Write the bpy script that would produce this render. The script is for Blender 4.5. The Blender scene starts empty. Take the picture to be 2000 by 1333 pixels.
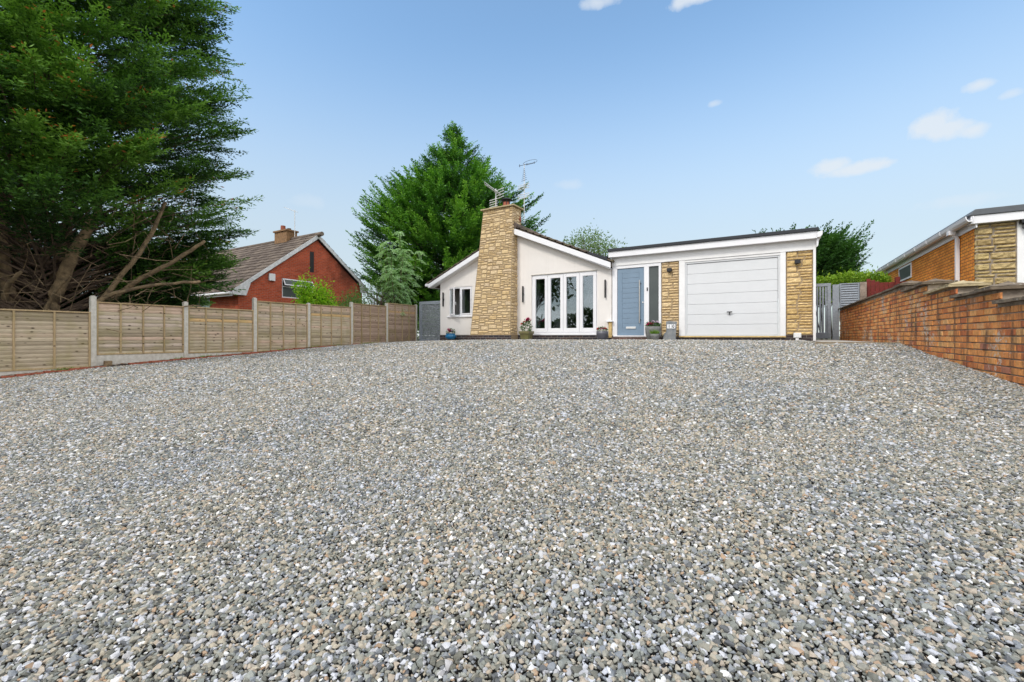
import bpy, math, random
import numpy as np
from mathutils import Vector, Matrix, noise as mnoise
rad = math.radians
scene = bpy.context.scene
COL = scene.collection
random.seed(7)

# ------------------------------------------------------------------ camera, sky, sun, exposure
# world: X along the house fronts, Y away from the road, z = 0 at the eye (also the door threshold)
TH = math.atan(500 / 848.0)
cam_d = bpy.data.cameras.new('camera')
cam_d.sensor_width = 36.0
cam_d.lens = 36.0 * 848 / 2000
cam_d.shift_y = -9.5 / 2000
cam_d.clip_start = 0.05
cam_d.clip_end = 3000
cam = bpy.data.objects.new('camera', cam_d)
COL.objects.link(cam)
cam.location = (0, 0, 0)
cam.rotation_euler = (rad(90), 0, TH)
scene.camera = cam

SUN_EL, SUN_AZ = 47.0, 196.0          # azimuth clockwise from +Y
world = bpy.data.worlds.new("World")
scene.world = world
world.use_nodes = True
wt = world.node_tree
wt.nodes.clear()


def N(tree, typ, **kw):
    n = tree.nodes.new(typ)
    ins = kw.pop('ins', {})
    for k, v in kw.items():
        setattr(n, k, v)
    for k, v in ins.items():
        if isinstance(v, bpy.types.NodeSocket):
            tree.links.new(v, n.inputs[k])
        else:
            n.inputs[k].default_value = v
    return n


def ramp(tree, fac, stops, interp='LINEAR'):
    r = N(tree, 'ShaderNodeValToRGB', ins={0: fac})
    cr = r.color_ramp
    cr.interpolation = interp
    while len(cr.elements) < len(stops):
        cr.elements.new(0.5)
    for e, (p, c) in zip(cr.elements, stops):
        e.position = p
        e.color = (*c, 1) if len(c) == 3 else c
    return r


sky = N(wt, 'ShaderNodeTexSky', sky_type='NISHITA', sun_disc=False, sun_elevation=rad(SUN_EL),
        sun_rotation=rad(SUN_AZ), altitude=50, air_density=1.0, dust_density=0.5, ozone_density=1.2)
wtc = N(wt, 'ShaderNodeTexCoord')
geo = wtc.outputs['Generated']


def wmath(op, a, b=None, c=None):
    n = N(wt, 'ShaderNodeMath', operation=op)
    for i, v in enumerate((a, b, c)):
        if v is None:
            continue
        if isinstance(v, bpy.types.NodeSocket):
            wt.links.new(v, n.inputs[i])
        else:
            n.inputs[i].default_value = v
    return n.outputs[0]


def sky_dir(px, py):
    u = (px - 1000) / 848.0
    w = (657 - py) / 848.0
    v = Vector((-math.sin(TH) + u * math.cos(TH), math.cos(TH) + u * math.sin(TH), w))
    return v.normalized()


cn = N(wt, 'ShaderNodeTexNoise', ins={'Vector': geo, 'Scale': 15.0, 'Detail': 8.0, 'Roughness': 0.62})
sepn = N(wt, 'ShaderNodeSeparateColor', ins={0: cn.outputs['Color']})
cloud = None
# (centre, half width, half height, strength) of the small fair-weather clouds, in radians
for px, py, hw, hh, st in [(1825, 242, .036, .024, 1.1), (1862, 250, .034, .018, 1.0), (1905, 252, .022, .013, .8), (1620, 326, .032, .015, .95), (1668, 331, .048, .013, .95), (1910, 168, .018, .009, .75),
                           (1980, 182, .014, .007, .5), (1396, 203, .016, .007, .5), (1170, 4, .035, .012, .7), (1340, 2, .045, .014, .9),
                           (1110, 360, .03, .012, .3), (600, 395, .04, .014, .2), (1870, 395, .06, .012, .3)]:
    D = sky_dir(px, py)
    S = D.cross(Vector((0, 0, 1))).normalized()
    U = S.cross(D)
    vs = N(wt, 'ShaderNodeVectorMath', operation='DOT_PRODUCT', ins={0: geo, 1: S})
    vu = N(wt, 'ShaderNodeVectorMath', operation='DOT_PRODUCT', ins={0: geo, 1: U})
    vd = N(wt, 'ShaderNodeVectorMath', operation='DOT_PRODUCT', ins={0: geo, 1: D})
    a = wmath('DIVIDE', vs.outputs['Value'], hw)
    b = wmath('DIVIDE', vu.outputs['Value'], hh)
    a = wmath('ADD', a, wmath('MULTIPLY', wmath('SUBTRACT', sepn.outputs[0], .5), 2.6))
    b = wmath('ADD', b, wmath('MULTIPLY', wmath('SUBTRACT', sepn.outputs[1], .5), 2.0))
    # flatter underside than top
    r2 = wmath('ADD', wmath('MULTIPLY', a, a), wmath('MULTIPLY', b, b))
    m = wmath('MULTIPLY', wmath('MAXIMUM', wmath('SUBTRACT', 1.0, r2), 0.0), st * 1.25)
    m = wmath('MULTIPLY', m, wmath('GREATER_THAN', vd.outputs['Value'], 0.5))
    cloud = m if cloud is None else wmath('MAXIMUM', cloud, m)
cloud = wmath('MULTIPLY', wmath('MINIMUM', cloud, 1.0), 0.8)
# broken cloud sheet added out of view, overhead and behind, bright for soft fill light
n2 = N(wt, 'ShaderNodeMapping', ins={'Vector': geo, 'Scale': (2.2, 2.2, 7.0)})
n3 = N(wt, 'ShaderNodeTexNoise', ins={'Vector': n2.outputs[0], 'Scale': 1.6, 'Detail': 5.0, 'Roughness': .5})
sx = N(wt, 'ShaderNodeSeparateXYZ', ins={0: geo})
fwd = N(wt, 'ShaderNodeVectorMath', operation='DOT_PRODUCT', ins={0: geo, 1: (-math.sin(TH), math.cos(TH), 0)})
back = N(wt, 'ShaderNodeMapRange', clamp=True, ins={'Value': fwd.outputs['Value'], 'From Min': 0.50, 'From Max': 0.22})
cov = N(wt, 'ShaderNodeMapRange', clamp=True, ins={'Value': n3.outputs[0], 'From Min': 0.27, 'From Max': 0.55})
sheet = wmath('MULTIPLY', back.outputs[0], cov.outputs[0])
over = N(wt, 'ShaderNodeMapRange', clamp=True, ins={'Value': sx.outputs['Z'], 'From Min': 0.68, 'From Max': 0.85})
sheet = wmath('MAXIMUM', sheet, wmath('MULTIPLY', over.outputs[0], cov.outputs[0]))
# whitish haze band low over the horizon
hz = N(wt, 'ShaderNodeMapRange', clamp=True, interpolation_type='SMOOTHSTEP',
       ins={'Value': sx.outputs['Z'], 'From Min': 0.60, 'From Max': 0.12, 'To Min': 0.0, 'To Max': 1.0})
hzf = wmath('MULTIPLY', hz.outputs[0], .84)
SKYM = 1.0
skyt = N(wt, 'ShaderNodeMixRGB', blend_type='MULTIPLY', ins={0: 1.0, 1: sky.outputs[0], 2: (1.14, 1.27, 1.22, 1)})
skyc = N(wt, 'ShaderNodeMixRGB', blend_type='MIX', ins={0: hzf, 1: skyt.outputs[0], 2: (2.62, 2.90, 3.06, 1)})
csm = N(wt, 'ShaderNodeMixRGB', blend_type='MIX', ins={0: cloud, 1: skyc.outputs[0], 2: (3.5, 3.75, 4.0, 1)})
ctint = N(wt, 'ShaderNodeMixRGB', blend_type='MIX', ins={0: sheet, 1: csm.outputs[0], 2: (8.6, 8.6, 8.8, 1)})  # sheet far brighter than the visible clouds, to fill the side walls
bg = N(wt, 'ShaderNodeBackground', ins={'Color': ctint.outputs[0], 'Strength': 0.15})
wo = N(wt, 'ShaderNodeOutputWorld', ins={0: bg.outputs[0]})

sd = bpy.data.lights.new('sun', 'SUN')
sd.energy = 1.3
sd.angle = rad(12)
sd.color = (1.0, 0.95, 0.87)
sun = bpy.data.objects.new('sun', sd)
COL.objects.link(sun)
az = rad(SUN_AZ)
sv = Vector((math.sin(az) * math.cos(rad(SUN_EL)), math.cos(az) * math.cos(rad(SUN_EL)), math.sin(rad(SUN_EL))))
sun.rotation_euler = sv.to_track_quat('Z', 'Y').to_euler()
sun.location = (0, -5, 20)

scene.view_settings.view_transform = 'Standard'
scene.view_settings.look = 'None'
scene.view_settings.exposure = 0.6
scene.view_settings.gamma = 1.0
scene.render.film_transparent = False
scene.cycles.max_bounces = 8
scene.cycles.transparent_max_bounces = 12
scene.cycles.caustics_reflective = False
scene.cycles.caustics_refractive = False


# ------------------------------------------------------------------ materials
def newmat(name):
    m = bpy.data.materials.new(name)
    m.use_nodes = True
    t = m.node_tree
    t.nodes.clear()
    out = N(t, 'ShaderNodeOutputMaterial')
    b = N(t, 'ShaderNodeBsdfPrincipled')
    t.links.new(b.outputs[0], out.inputs[0])
    return m, t, b, out


def bump(t, b, h, dist, strength=1.0):
    n = N(t, 'ShaderNodeBump', ins={'Height': h, 'Distance': dist, 'Strength': strength})
    t.links.new(n.outputs[0], b.inputs['Normal'])
    return n


def simple(name, col, rough=.6, var=.08, scale=6.0, bmp=0.0, bscale=60.0, metal=0.0, spec=.5, col2=None):
    m, t, b, out = newmat(name)
    tc = N(t, 'ShaderNodeTexCoord').outputs['Object']
    n = N(t, 'ShaderNodeTexNoise', ins={'Vector': tc, 'Scale': scale, 'Detail': 5.0, 'Roughness': .6})
    c2 = col2 or tuple(max(0, c * (1 - var * 2)) for c in col)
    r = ramp(t, n.outputs[0], [(.3, c2), (.7, col)])
    t.links.new(r.outputs[0], b.inputs['Base Color'])
    b.inputs['Roughness'].default_value = rough
    b.inputs['Metallic'].default_value = metal
    b.inputs['Specular IOR Level'].default_value = spec
    if bmp:
        k = N(t, 'ShaderNodeTexNoise', ins={'Vector': tc, 'Scale': bscale, 'Detail': 4.0})
        bump(t, b, k.outputs[0], bmp)
    return m


def tinted(name, stops, rough=.85, nscale=25.0, namt=.35, bmp=.004, bscale=70.0, attr='tint', spec=.3, extra=None):
    """colour picked by the per-face attribute, mottled with noise"""
    m, t, b, out = newmat(name)
    tc = N(t, 'ShaderNodeTexCoord').outputs['Object']
    a = N(t, 'ShaderNodeAttribute', attribute_name=attr)
    r = ramp(t, a.outputs['Fac'], stops)
    n = N(t, 'ShaderNodeTexNoise', ins={'Vector': tc, 'Scale': nscale, 'Detail': 6.0, 'Roughness': .65})
    mr = N(t, 'ShaderNodeMapRange', ins={'Value': n.outputs[0], 'From Min': .25, 'From Max': .75, 'To Min': 1 - namt, 'To Max': 1 + namt})
    mx = N(t, 'ShaderNodeMixRGB', blend_type='MULTIPLY', ins={0: 1.0, 1: r.outputs[0], 2: mr.outputs[0]})
    col = mx.outputs[0]
    if extra:
        col = extra(t, tc, col)
    t.links.new(col, b.inputs['Base Color'])
    b.inputs['Roughness'].default_value = rough
    b.inputs['Specular IOR Level'].default_value = spec
    if bmp:
        k = N(t, 'ShaderNodeTexNoise', ins={'Vector': tc, 'Scale': bscale, 'Detail': 6.0, 'Roughness': .7})
        bump(t, b, k.outputs[0], bmp)
    return m


def leafmat(name, stops, trans=.25, rough=.55):
    m, t, b, out = newmat(name)
    a = N(t, 'ShaderNodeAttribute', attribute_name='tint')
    r = ramp(t, a.outputs['Fac'], stops)
    t.links.new(r.outputs[0], b.inputs['Base Color'])
    b.inputs['Roughness'].default_value = rough
    b.inputs['Specular IOR Level'].default_value = .3
    tr = N(t, 'ShaderNodeBsdfTranslucent')
    br = N(t, 'ShaderNodeMixRGB', blend_type='MULTIPLY', ins={0: 1.0, 1: r.outputs[0], 2: (1.4, 1.5, .8, 1)})
    t.links.new(br.outputs[0], tr.inputs[0])
    mx = N(t, 'ShaderNodeMixShader', ins={0: trans, 1: b.outputs[0], 2: tr.outputs[0]})
    t.links.new(mx.outputs[0], out.inputs[0])
    return m


def brickmat(name, axis, c1, c2, mortar, bw=.225, bh=.075, stain=None):
    """brick pattern for walls further off; axis 'X' or 'Y' is the direction the wall runs"""
    m, t, b, out = newmat(name)
    tc = N(t, 'ShaderNodeTexCoord').outputs['Object']
    s = N(t, 'ShaderNodeSeparateXYZ', ins={0: tc})
    cb = N(t, 'ShaderNodeCombineXYZ', ins={0: s.outputs[axis], 1: s.outputs['Z']})
    br = N(t, 'ShaderNodeTexBrick', ins={'Vector': cb.outputs[0], 'Color1': (*c1, 1), 'Color2': (*c2, 1), 'Mortar': (*mortar, 1),
                                         'Scale': 1.0, 'Mortar Size': .007, 'Mortar Smooth': .15, 'Bias': 0.0, 'Brick Width': bw, 'Row Height': bh})
    n = N(t, 'ShaderNodeTexNoise', ins={'Vector': tc, 'Scale': 1.3, 'Detail': 6.0, 'Roughness': .65})
    mr = N(t, 'ShaderNodeMapRange', ins={'Value': n.outputs[0], 'From Min': .3, 'From Max': .7, 'To Min': .72, 'To Max': 1.25})
    mx = N(t, 'ShaderNodeMixRGB', blend_type='MULTIPLY', ins={0: 1.0, 1: br.outputs['Color'], 2: mr.outputs[0]})
    n2 = N(t, 'ShaderNodeTexNoise', ins={'Vector': tc, 'Scale': 18.0, 'Detail': 5.0, 'Roughness': .7})
    mr2 = N(t, 'ShaderNodeMapRange', ins={'Value': n2.outputs[0], 'From Min': .3, 'From Max': .7, 'To Min': .8, 'To Max': 1.2})
    mx2 = N(t, 'ShaderNodeMixRGB', blend_type='MULTIPLY', ins={0: 1.0, 1: mx.outputs[0], 2: mr2.outputs[0]})
    col = mx2.outputs[0]
    if stain:
        col = stain(t, tc, col)
    t.links.new(col, b.inputs['Base Color'])
    b.inputs['Roughness'].default_value = .9
    b.inputs['Specular IOR Level'].default_value = .2
    bump(t, b, br.outputs['Fac'], -.006)
    return m


def glassmat(name, refl=.35, tint=(.9, .95, .95)):
    m, t, b, out = newmat(name)
    g = N(t, 'ShaderNodeBsdfGlossy', ins={'Roughness': .015, 'Color': (.9, .95, 1, 1)})
    tr = N(t, 'ShaderNodeBsdfTransparent', ins={'Color': (*tint, 1)})
    tc = N(t, 'ShaderNodeTexCoord').outputs['Object']
    n = N(t, 'ShaderNodeTexNoise', ins={'Vector': tc, 'Scale': 2.0, 'Detail': 1.0})
    bp = N(t, 'ShaderNodeBump', ins={'Height': n.outputs[0], 'Distance': .004, 'Strength': .6})
    t.links.new(bp.outputs[0], g.inputs['Normal'])
    mx = N(t, 'ShaderNodeMixShader', ins={0: refl, 1: tr.outputs[0], 2: g.outputs[0]})
    t.links.new(mx.outputs[0], out.inputs[0])
    return m


M = {}
M['render_plain'] = simple('cream_render', (.76, .715, .67), .9, .05, 1.6, .0015, 220)
m, t, b, out = newmat('cream_render_wall')
tc = N(t, 'ShaderNodeTexCoord').outputs['Object']
n1 = N(t, 'ShaderNodeTexNoise', ins={'Vector': tc, 'Scale': 1.4, 'Detail': 6.0, 'Roughness': .6})
r = ramp(t, n1.outputs[0], [(.3, (.73, .69, .65)), (.7, (.79, .75, .71))])
sz_ = N(t, 'ShaderNodeSeparateXYZ', ins={0: tc})
mp = N(t, 'ShaderNodeMapping', ins={'Vector': tc, 'Scale': (9, 9, .5)})
n2 = N(t, 'ShaderNodeTexNoise', ins={'Vector': mp.outputs[0], 'Scale': 1.2, 'Detail': 5.0})
n3 = N(t, 'ShaderNodeTexNoise', ins={'Vector': tc, 'Scale': 9.0, 'Detail': 6.0, 'Roughness': .7})
low = N(t, 'ShaderNodeMapRange', clamp=True, ins={'Value': sz_.outputs['Z'], 'From Min': .65, 'From Max': .12, 'To Max': .55})
sm_ = N(t, 'ShaderNodeMath', operation='MULTIPLY', ins={0: low.outputs[0], 1: n3.outputs[0]})
st_ = N(t, 'ShaderNodeMapRange', clamp=True, ins={'Value': n2.outputs[0], 'From Min': .52, 'From Max': .8, 'To Max': .10})
mx_ = N(t, 'ShaderNodeMath', operation='MAXIMUM', ins={0: sm_.outputs[0], 1: st_.outputs[0]})
c_ = N(t, 'ShaderNodeMixRGB', ins={0: mx_.outputs[0], 1: r.outputs[0], 2: (.46, .41, .35, 1)})
t.links.new(c_.outputs[0], b.inputs['Base Color'])
b.inputs['Roughness'].default_value = .9
n4 = N(t, 'ShaderNodeTexNoise', ins={'Vector': tc, 'Scale': 180.0, 'Detail': 3.0})
bump(t, b, n4.outputs[0], .002)
M['render'] = m
M['white'] = simple('white_plastic', (.80, .795, .81), .42, .03, 3)
M['whiteboard'] = simple('white_painted_board', (.82, .81, .80), .5, .05, 4, .001, 40)
M['weathered_white'] = simple('weathered_white_board', (.80, .80, .80), .6, .25, 9, .001, 40, col2=(.52, .52, .51))
M['garage'] = simple('garage_door_white', (.66, .67, .68), .38, .02, 2, .0006, 150)
M['darkgrey'] = simple('dark_grey_trim', (.014, .017, .023), .6, .1, 8)
M['black'] = simple('black_metal', (.008, .008, .010), .4, .1, 8)
M['doorblue'] = simple('grey_blue_door_paint', (.19, .27, .36), .42, .05, 3, .0008, 60)
M['steel'] = simple('brushed_steel', (.62, .58, .52), .3, .05, 20, metal=.9)
M['gategrey'] = simple('grey_painted_timber', (.33, .37, .42), .7, .15, 14, .002, 50)
M['concrete'] = simple('pale_concrete', (.62, .59, .52), .9, .18, 14, .003, 90, col2=(.44, .41, .34))
M['plinth'] = brickmat('dark_plinth_brick', 'X', (.035, .033, .040), (.07, .045, .04), (.20, .18, .16))
M['stepbrick'] = brickmat('brown_step_brick', 'X', (.13, .07, .055), (.09, .06, .055), (.22, .19, .17))
M['terracotta'] = simple('terracotta', (.33, .09, .045), .8, .15, 12, .002)
M['slate'] = simple('riven_slate', (.10, .12, .14), .6, .3, 7, .012, 16, col2=(.25, .25, .24))
M['tilewhite'] = simple('white_number_tile', (.8, .8, .8), .3, .02)
M['potblue'] = simple('blue_glaze', (.015, .17, .36), .18, .2, 10)
M['potolive'] = simple('olive_glaze', (.17, .17, .055), .45, .15, 5, col2=(.13, .10, .05))
M['potgrey'] = simple('charcoal_glaze', (.10, .10, .12), .4, .15, 8)
M['potstone'] = simple('grey_stoneware', (.22, .22, .21), .8, .25, 9, .002, 50)
M['soil'] = simple('soil', (.07, .045, .03), .95, .3, 30, .01, 60)
M['interior'] = simple('dark_room', (.035, .035, .038), .9)
M['curtain'] = simple('room_fabric', (.12, .12, .13), .9)
M['glass'] = glassmat('window_glass', .15)
M['glassdark'] = glassmat('obscured_glass', .16, (.5, .55, .55))
M['frosted'] = simple('frosted_glass', (.075, .09, .085), .35, .12, 1.5)
M['greenglass'] = simple('green_obscured_glass', (.18, .30, .24), .3, .1, 3)
M['alum'] = simple('aluminium', (.72, .72, .70), .4, .05, metal=.15)
M['bark'] = simple('cypress_bark', (.34, .24, .13), .95, .3, 6, .03, 14, col2=(.085, .062, .038))
M['bark2'] = simple('brown_bark', (.14, .095, .06), .95, .3, 6, .02, 18, col2=(.06, .04, .03))
M['redfence'] = simple('red_stained_timber', (.20, .018, .012), .7, .2, 8, .002, 60, col2=(.11, .012, .009))
M['asphalt'] = simple('asphalt', (.06, .06, .062), .9, .1, 4, .004, 120)
M['earth'] = simple('garden_ground', (.05, .08, .025), .95, .3, 1.5, .03, 12, col2=(.08, .06, .035))
M['pathslab'] = simple('pale_paving', (.42, .39, .34), .9, .15, 5, .003, 60)
M['edgewood'] = simple('timber_edging', (.30, .24, .16), .9, .2, 7)
M['roofedge'] = simple('lead_grey_roof', (.10, .11, .12), .6, .1, 6)


def moss(t, tc, col):
    n = N(t, 'ShaderNodeTexNoise', ins={'Vector': tc, 'Scale': 4.0, 'Detail': 8.0, 'Roughness': .7})
    mr = N(t, 'ShaderNodeMapRange', clamp=True, ins={'Value': n.outputs[0], 'From Min': .5, 'From Max': .66})
    return N(t, 'ShaderNodeMixRGB', ins={0: mr.outputs[0], 1: col, 2: (.13, .12, .06, 1)}).outputs[0]


def lichen(t, tc, col):
    n = N(t, 'ShaderNodeTexVoronoi', ins={'Vector': tc, 'Scale': 22.0})
    n2 = N(t, 'ShaderNodeTexNoise', ins={'Vector': tc, 'Scale': 5.0, 'Detail': 4.0})
    a = N(t, 'ShaderNodeMath', operation='ADD', ins={0: n.outputs['Distance'], 1: n2.outputs[0]})
    mr = N(t, 'ShaderNodeMapRange', clamp=True, ins={'Value': a.outputs[0], 'From Min': .62, 'From Max': .52})
    return N(t, 'ShaderNodeMixRGB', ins={0: mr.outputs[0], 1: col, 2: (.42, .40, .33, 1)}).outputs[0]


def brickweather(t, tc, col):
    # dark run-off stains below the coping and white lime bloom in spots
    mp = N(t, 'ShaderNodeMapping', ins={'Vector': tc, 'Scale': (1, 5.0, .8)})
    n = N(t, 'ShaderNodeTexNoise', ins={'Vector': mp.outputs[0], 'Scale': 1.6, 'Detail': 7.0, 'Roughness': .65})
    mr = N(t, 'ShaderNodeMapRange', clamp=True, ins={'Value': n.outputs[0], 'From Min': .50, 'From Max': .64, 'To Max': .8})
    c1 = N(t, 'ShaderNodeMixRGB', ins={0: mr.outputs[0], 1: col, 2: (.075, .042, .03, 1)})
    n2 = N(t, 'ShaderNodeTexNoise', ins={'Vector': tc, 'Scale': 24.0, 'Detail': 3.0, 'Roughness': .6})
    n3 = N(t, 'ShaderNodeTexNoise', ins={'Vector': tc, 'Scale': 2.1, 'Detail': 2.0})
    mm = N(t, 'ShaderNodeMath', operation='MULTIPLY', ins={0: n2.outputs[0], 1: n3.outputs[0]})
    mr2 = N(t, 'ShaderNodeMapRange', clamp=True, ins={'Value': mm.outputs[0], 'From Min': .325, 'From Max': .37, 'To Max': .8})
    return N(t, 'ShaderNodeMixRGB', ins={0: mr2.outputs[0], 1: c1.outputs[0], 2: (.55, .48, .40, 1)}).outputs[0]


M['stone'] = tinted('golden_stone', [(0, (.57, .41, .21)), (.3, (.62, .46, .25)), (.6, (.66, .50, .28)), (.85, (.62, .475, .29)), (1, (.57, .44, .28))], .85, 20, .22, .010, 32)
M['stone2'] = tinted('yellow_rockface_stone', [(0, (.50, .34, .14)), (.5, (.62, .44, .19)), (1, (.68, .50, .25))], .85, 14, .32, .016, 22)
M['stone3'] = tinted('buff_rockface_stone', [(0, (.35, .25, .11)), (.5, (.44, .33, .16)), (1, (.50, .38, .17))], .85, 20, .4, .016, 26)
M['mortar'] = simple('mortar', (.42, .31, .185), .95, .2, 30, .003)
M['mortar2'] = simple('dark_mortar', (.15, .115, .085), .95, .5, 9, .003, col2=(.40, .34, .27))
M['wallbrick'] = tinted('orange_wall_brick', [(0, (.48, .15, .055)), (.3, (.62, .24, .075)), (.65, (.72, .32, .10)), (.9, (.68, .38, .15)), (1, (.42, .17, .10))],
                        .9, 26, .3, .003, 90, extra=brickweather)
M['coping'] = tinted('mossy_coping_stone', [(0, (.11, .085, .062)), (1, (.19, .15, .105))], .95, 12, .45, .008, 40, extra=lichen)
M['coping2'] = tinted('clean_coping_stone', [(0, (.36, .29, .17)), (1, (.42, .34, .20))], .95, 12, .3, .008, 40)
M['nbrick'] = brickmat('orange_brick', 'Y', (.82, .33, .055), (.66, .23, .04), (.20, .085, .04))
M['nbrickX'] = brickmat('orange_brick_x', 'X', (.82, .33, .055), (.66, .23, .04), (.20, .085, .04))
def soot(t, tc, col):
    s = N(t, 'ShaderNodeSeparateXYZ', ins={0: tc})
    n = N(t, 'ShaderNodeTexNoise', ins={'Vector': tc, 'Scale': 1.7, 'Detail': 6.0, 'Roughness': .7})
    dy = N(t, 'ShaderNodeMath', operation='SUBTRACT', ins={0: s.outputs['Y'], 1: 2.4})
    ab = N(t, 'ShaderNodeMath', operation='ABSOLUTE', ins={0: dy.outputs[0]})
    a = N(t, 'ShaderNodeMath', operation='MULTIPLY_ADD', ins={0: ab.outputs[0], 1: -.25, 2: n.outputs[0]})
    mr = N(t, 'ShaderNodeMapRange', clamp=True, ins={'Value': a.outputs[0], 'From Min': .28, 'From Max': .5, 'To Max': .75})
    zz = N(t, 'ShaderNodeMapRange', clamp=True, ins={'Value': s.outputs['Z'], 'From Min': 3.0, 'From Max': 3.6})
    f = N(t, 'ShaderNodeMath', operation='MULTIPLY', ins={0: mr.outputs[0], 1: zz.outputs[0]})
    return N(t, 'ShaderNodeMixRGB', ins={0: f.outputs[0], 1: col, 2: (.07, .03, .02, 1)}).outputs[0]


M['rbrickY'] = brickmat('red_brick', 'Y', (.54, .105, .045), (.40, .072, .034), (.38, .20, .14), stain=soot)
M['rbrickX'] = brickmat('red_brick_x', 'X', (.46, .085, .033), (.35, .06, .026), (.32, .17, .11))
M['tiles'] = tinted('brown_roof_tile', [(0, (.085, .065, .052)), (.5, (.125, .095, .075)), (1, (.17, .13, .10))], .9, 18, .35, .004, 60, extra=moss)
M['ntiles'] = tinted('grey_roof_tile', [(0, (.085, .065, .052)), (.5, (.125, .098, .078)), (1, (.17, .135, .105))], .9, 12, .3, .004, 60)


def woodgrain(name, stops, ax=1):
    m, t, b, out = newmat(name)
    tc = N(t, 'ShaderNodeTexCoord').outputs['Object']
    a = N(t, 'ShaderNodeAttribute', attribute_name='tint')
    r = ramp(t, a.outputs['Fac'], stops)
    off = N(t, 'ShaderNodeCombineXYZ', ins={0: 0.0, 1: a.outputs['Fac'], 2: a.outputs['Fac']})
    sc = N(t, 'ShaderNodeVectorMath', operation='SCALE', ins={0: off.outputs[0], 'Scale': 37.0})
    ad = N(t, 'ShaderNodeVectorMath', operation='ADD', ins={0: tc, 1: sc.outputs[0]})
    mp = N(t, 'ShaderNodeMapping', ins={'Vector': ad.outputs[0], 'Scale': (8, 1.2, 26) if ax == 1 else (26, 26, 1.2)})
    n = N(t, 'ShaderNodeTexNoise', ins={'Vector': mp.outputs[0], 'Scale': 3.0, 'Detail': 6.0, 'Roughness': .6, 'Distortion': .6})
    mr = N(t, 'ShaderNodeMapRange', ins={'Value': n.outputs[0], 'From Min': .3, 'From Max': .7, 'To Min': .72, 'To Max': 1.22})
    mx = N(t, 'ShaderNodeMixRGB', blend_type='MULTIPLY', ins={0: 1.0, 1: r.outputs[0], 2: mr.outputs[0]})
    # knots and dark spots
    mp2 = N(t, 'ShaderNodeMapping', ins={'Vector': ad.outputs[0], 'Scale': (3, 3.2, 5.5)})
    v = N(t, 'ShaderNodeTexVoronoi', ins={'Vector': mp2.outputs[0], 'Scale': 1.6, 'Randomness': 1.0})
    k = N(t, 'ShaderNodeMapRange', clamp=True, ins={'Value': v.outputs['Distance'], 'From Min': .20, 'From Max': .07, 'To Max': .9})
    c = N(t, 'ShaderNodeMixRGB', ins={0: k.outputs[0], 1: mx.outputs[0], 2: (.05, .03, .018, 1)})
    # green algae, more near the ground
    n4 = N(t, 'ShaderNodeTexNoise', ins={'Vector': tc, 'Scale': 3.0, 'Detail': 5.0})
    g = N(t, 'ShaderNodeMapRange', clamp=True, ins={'Value': n4.outputs[0], 'From Min': .48, 'From Max': .75, 'To Max': .45})
    c2 = N(t, 'ShaderNodeMixRGB', ins={0: g.outputs[0], 1: c.outputs[0], 2: (.26, .23, .075, 1)})
    t.links.new(c2.outputs[0], b.inputs['Base Color'])
    b.inputs['Roughness'].default_value = .85
    b.inputs['Specular IOR Level'].default_value = .2
    bump(t, b, n.outputs[0], .003)
    return m


M['lap'] = woodgrain('weathered_lap_board', [(0, (.31, .25, .17)), (.35, (.52, .43, .30)), (.6, (.42, .35, .24)), (.8, (.56, .41, .30)), (.93, (.50, .45, .37)), (1, (.60, .40, .19))])
M['lapdark'] = woodgrain('brown_lap_board', [(0, (.29, .20, .14)), (.5, (.40, .29, .21)), (.9, (.44, .32, .24)), (1, (.50, .32, .17))])
M['batten'] = woodgrain('fence_batten', [(0, (.36, .26, .14)), (1, (.46, .34, .19))], 2)
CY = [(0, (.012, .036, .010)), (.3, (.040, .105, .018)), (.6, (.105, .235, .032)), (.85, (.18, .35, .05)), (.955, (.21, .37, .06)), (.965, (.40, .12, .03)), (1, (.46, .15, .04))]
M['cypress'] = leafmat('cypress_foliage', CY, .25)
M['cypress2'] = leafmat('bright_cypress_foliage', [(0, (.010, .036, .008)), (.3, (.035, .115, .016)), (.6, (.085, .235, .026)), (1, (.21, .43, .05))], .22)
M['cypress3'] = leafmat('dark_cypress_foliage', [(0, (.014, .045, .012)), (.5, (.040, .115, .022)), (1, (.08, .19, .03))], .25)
M['ash'] = leafmat('pale_sapling_leaves', [(0, (.19, .33, .15)), (.5, (.30, .47, .23)), (1, (.45, .62, .38))], .4)
M['lime'] = leafmat('bright_shrub_leaves', [(0, (.12, .28, .015)), (.5, (.26, .48, .02)), (1, (.48, .62, .06))], .4)
M['shrub'] = leafmat('dark_shrub_leaves', [(0, (.06, .13, .03)), (.5, (.11, .22, .05)), (1, (.17, .30, .07))], .35)
M['broad'] = leafmat('broad_tree_leaves', [(0, (.07, .13, .03)), (.5, (.12, .20, .05)), (1, (.19, .28, .09))], .35)
M['hedge'] = leafmat('lime_hedge_leaves', [(0, (.08, .17, .01)), (.5, (.18, .31, .02)), (1, (.33, .44, .05))], .3)
M['backleaf'] = leafmat('roadside_tree_leaves', [(0, (.02, .05, .012)), (1, (.07, .12, .025))], .25)
M['grass'] = leafmat('grass_blades', [(0, (.10, .20, .02)), (1, (.22, .36, .05))], .3)
M['potleaf'] = leafmat('pot_plant_leaves', [(0, (.02, .07, .012)), (1, (.07, .16, .03))], .2)
M['magenta'] = simple('magenta_petals', (.75, .03, .20), .5, .3, 30)
M['red'] = simple('coral_petals', (.80, .08, .06), .5, .2, 30)
M['pink'] = simple('pink_petals', (.70, .20, .38), .5, .2, 30)
M['pale'] = simple('pale_petals', (.70, .58, .68), .5, .2, 30)
M['purple'] = simple('purple_petals', (.25, .03, .28), .5, .2, 30)

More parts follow.
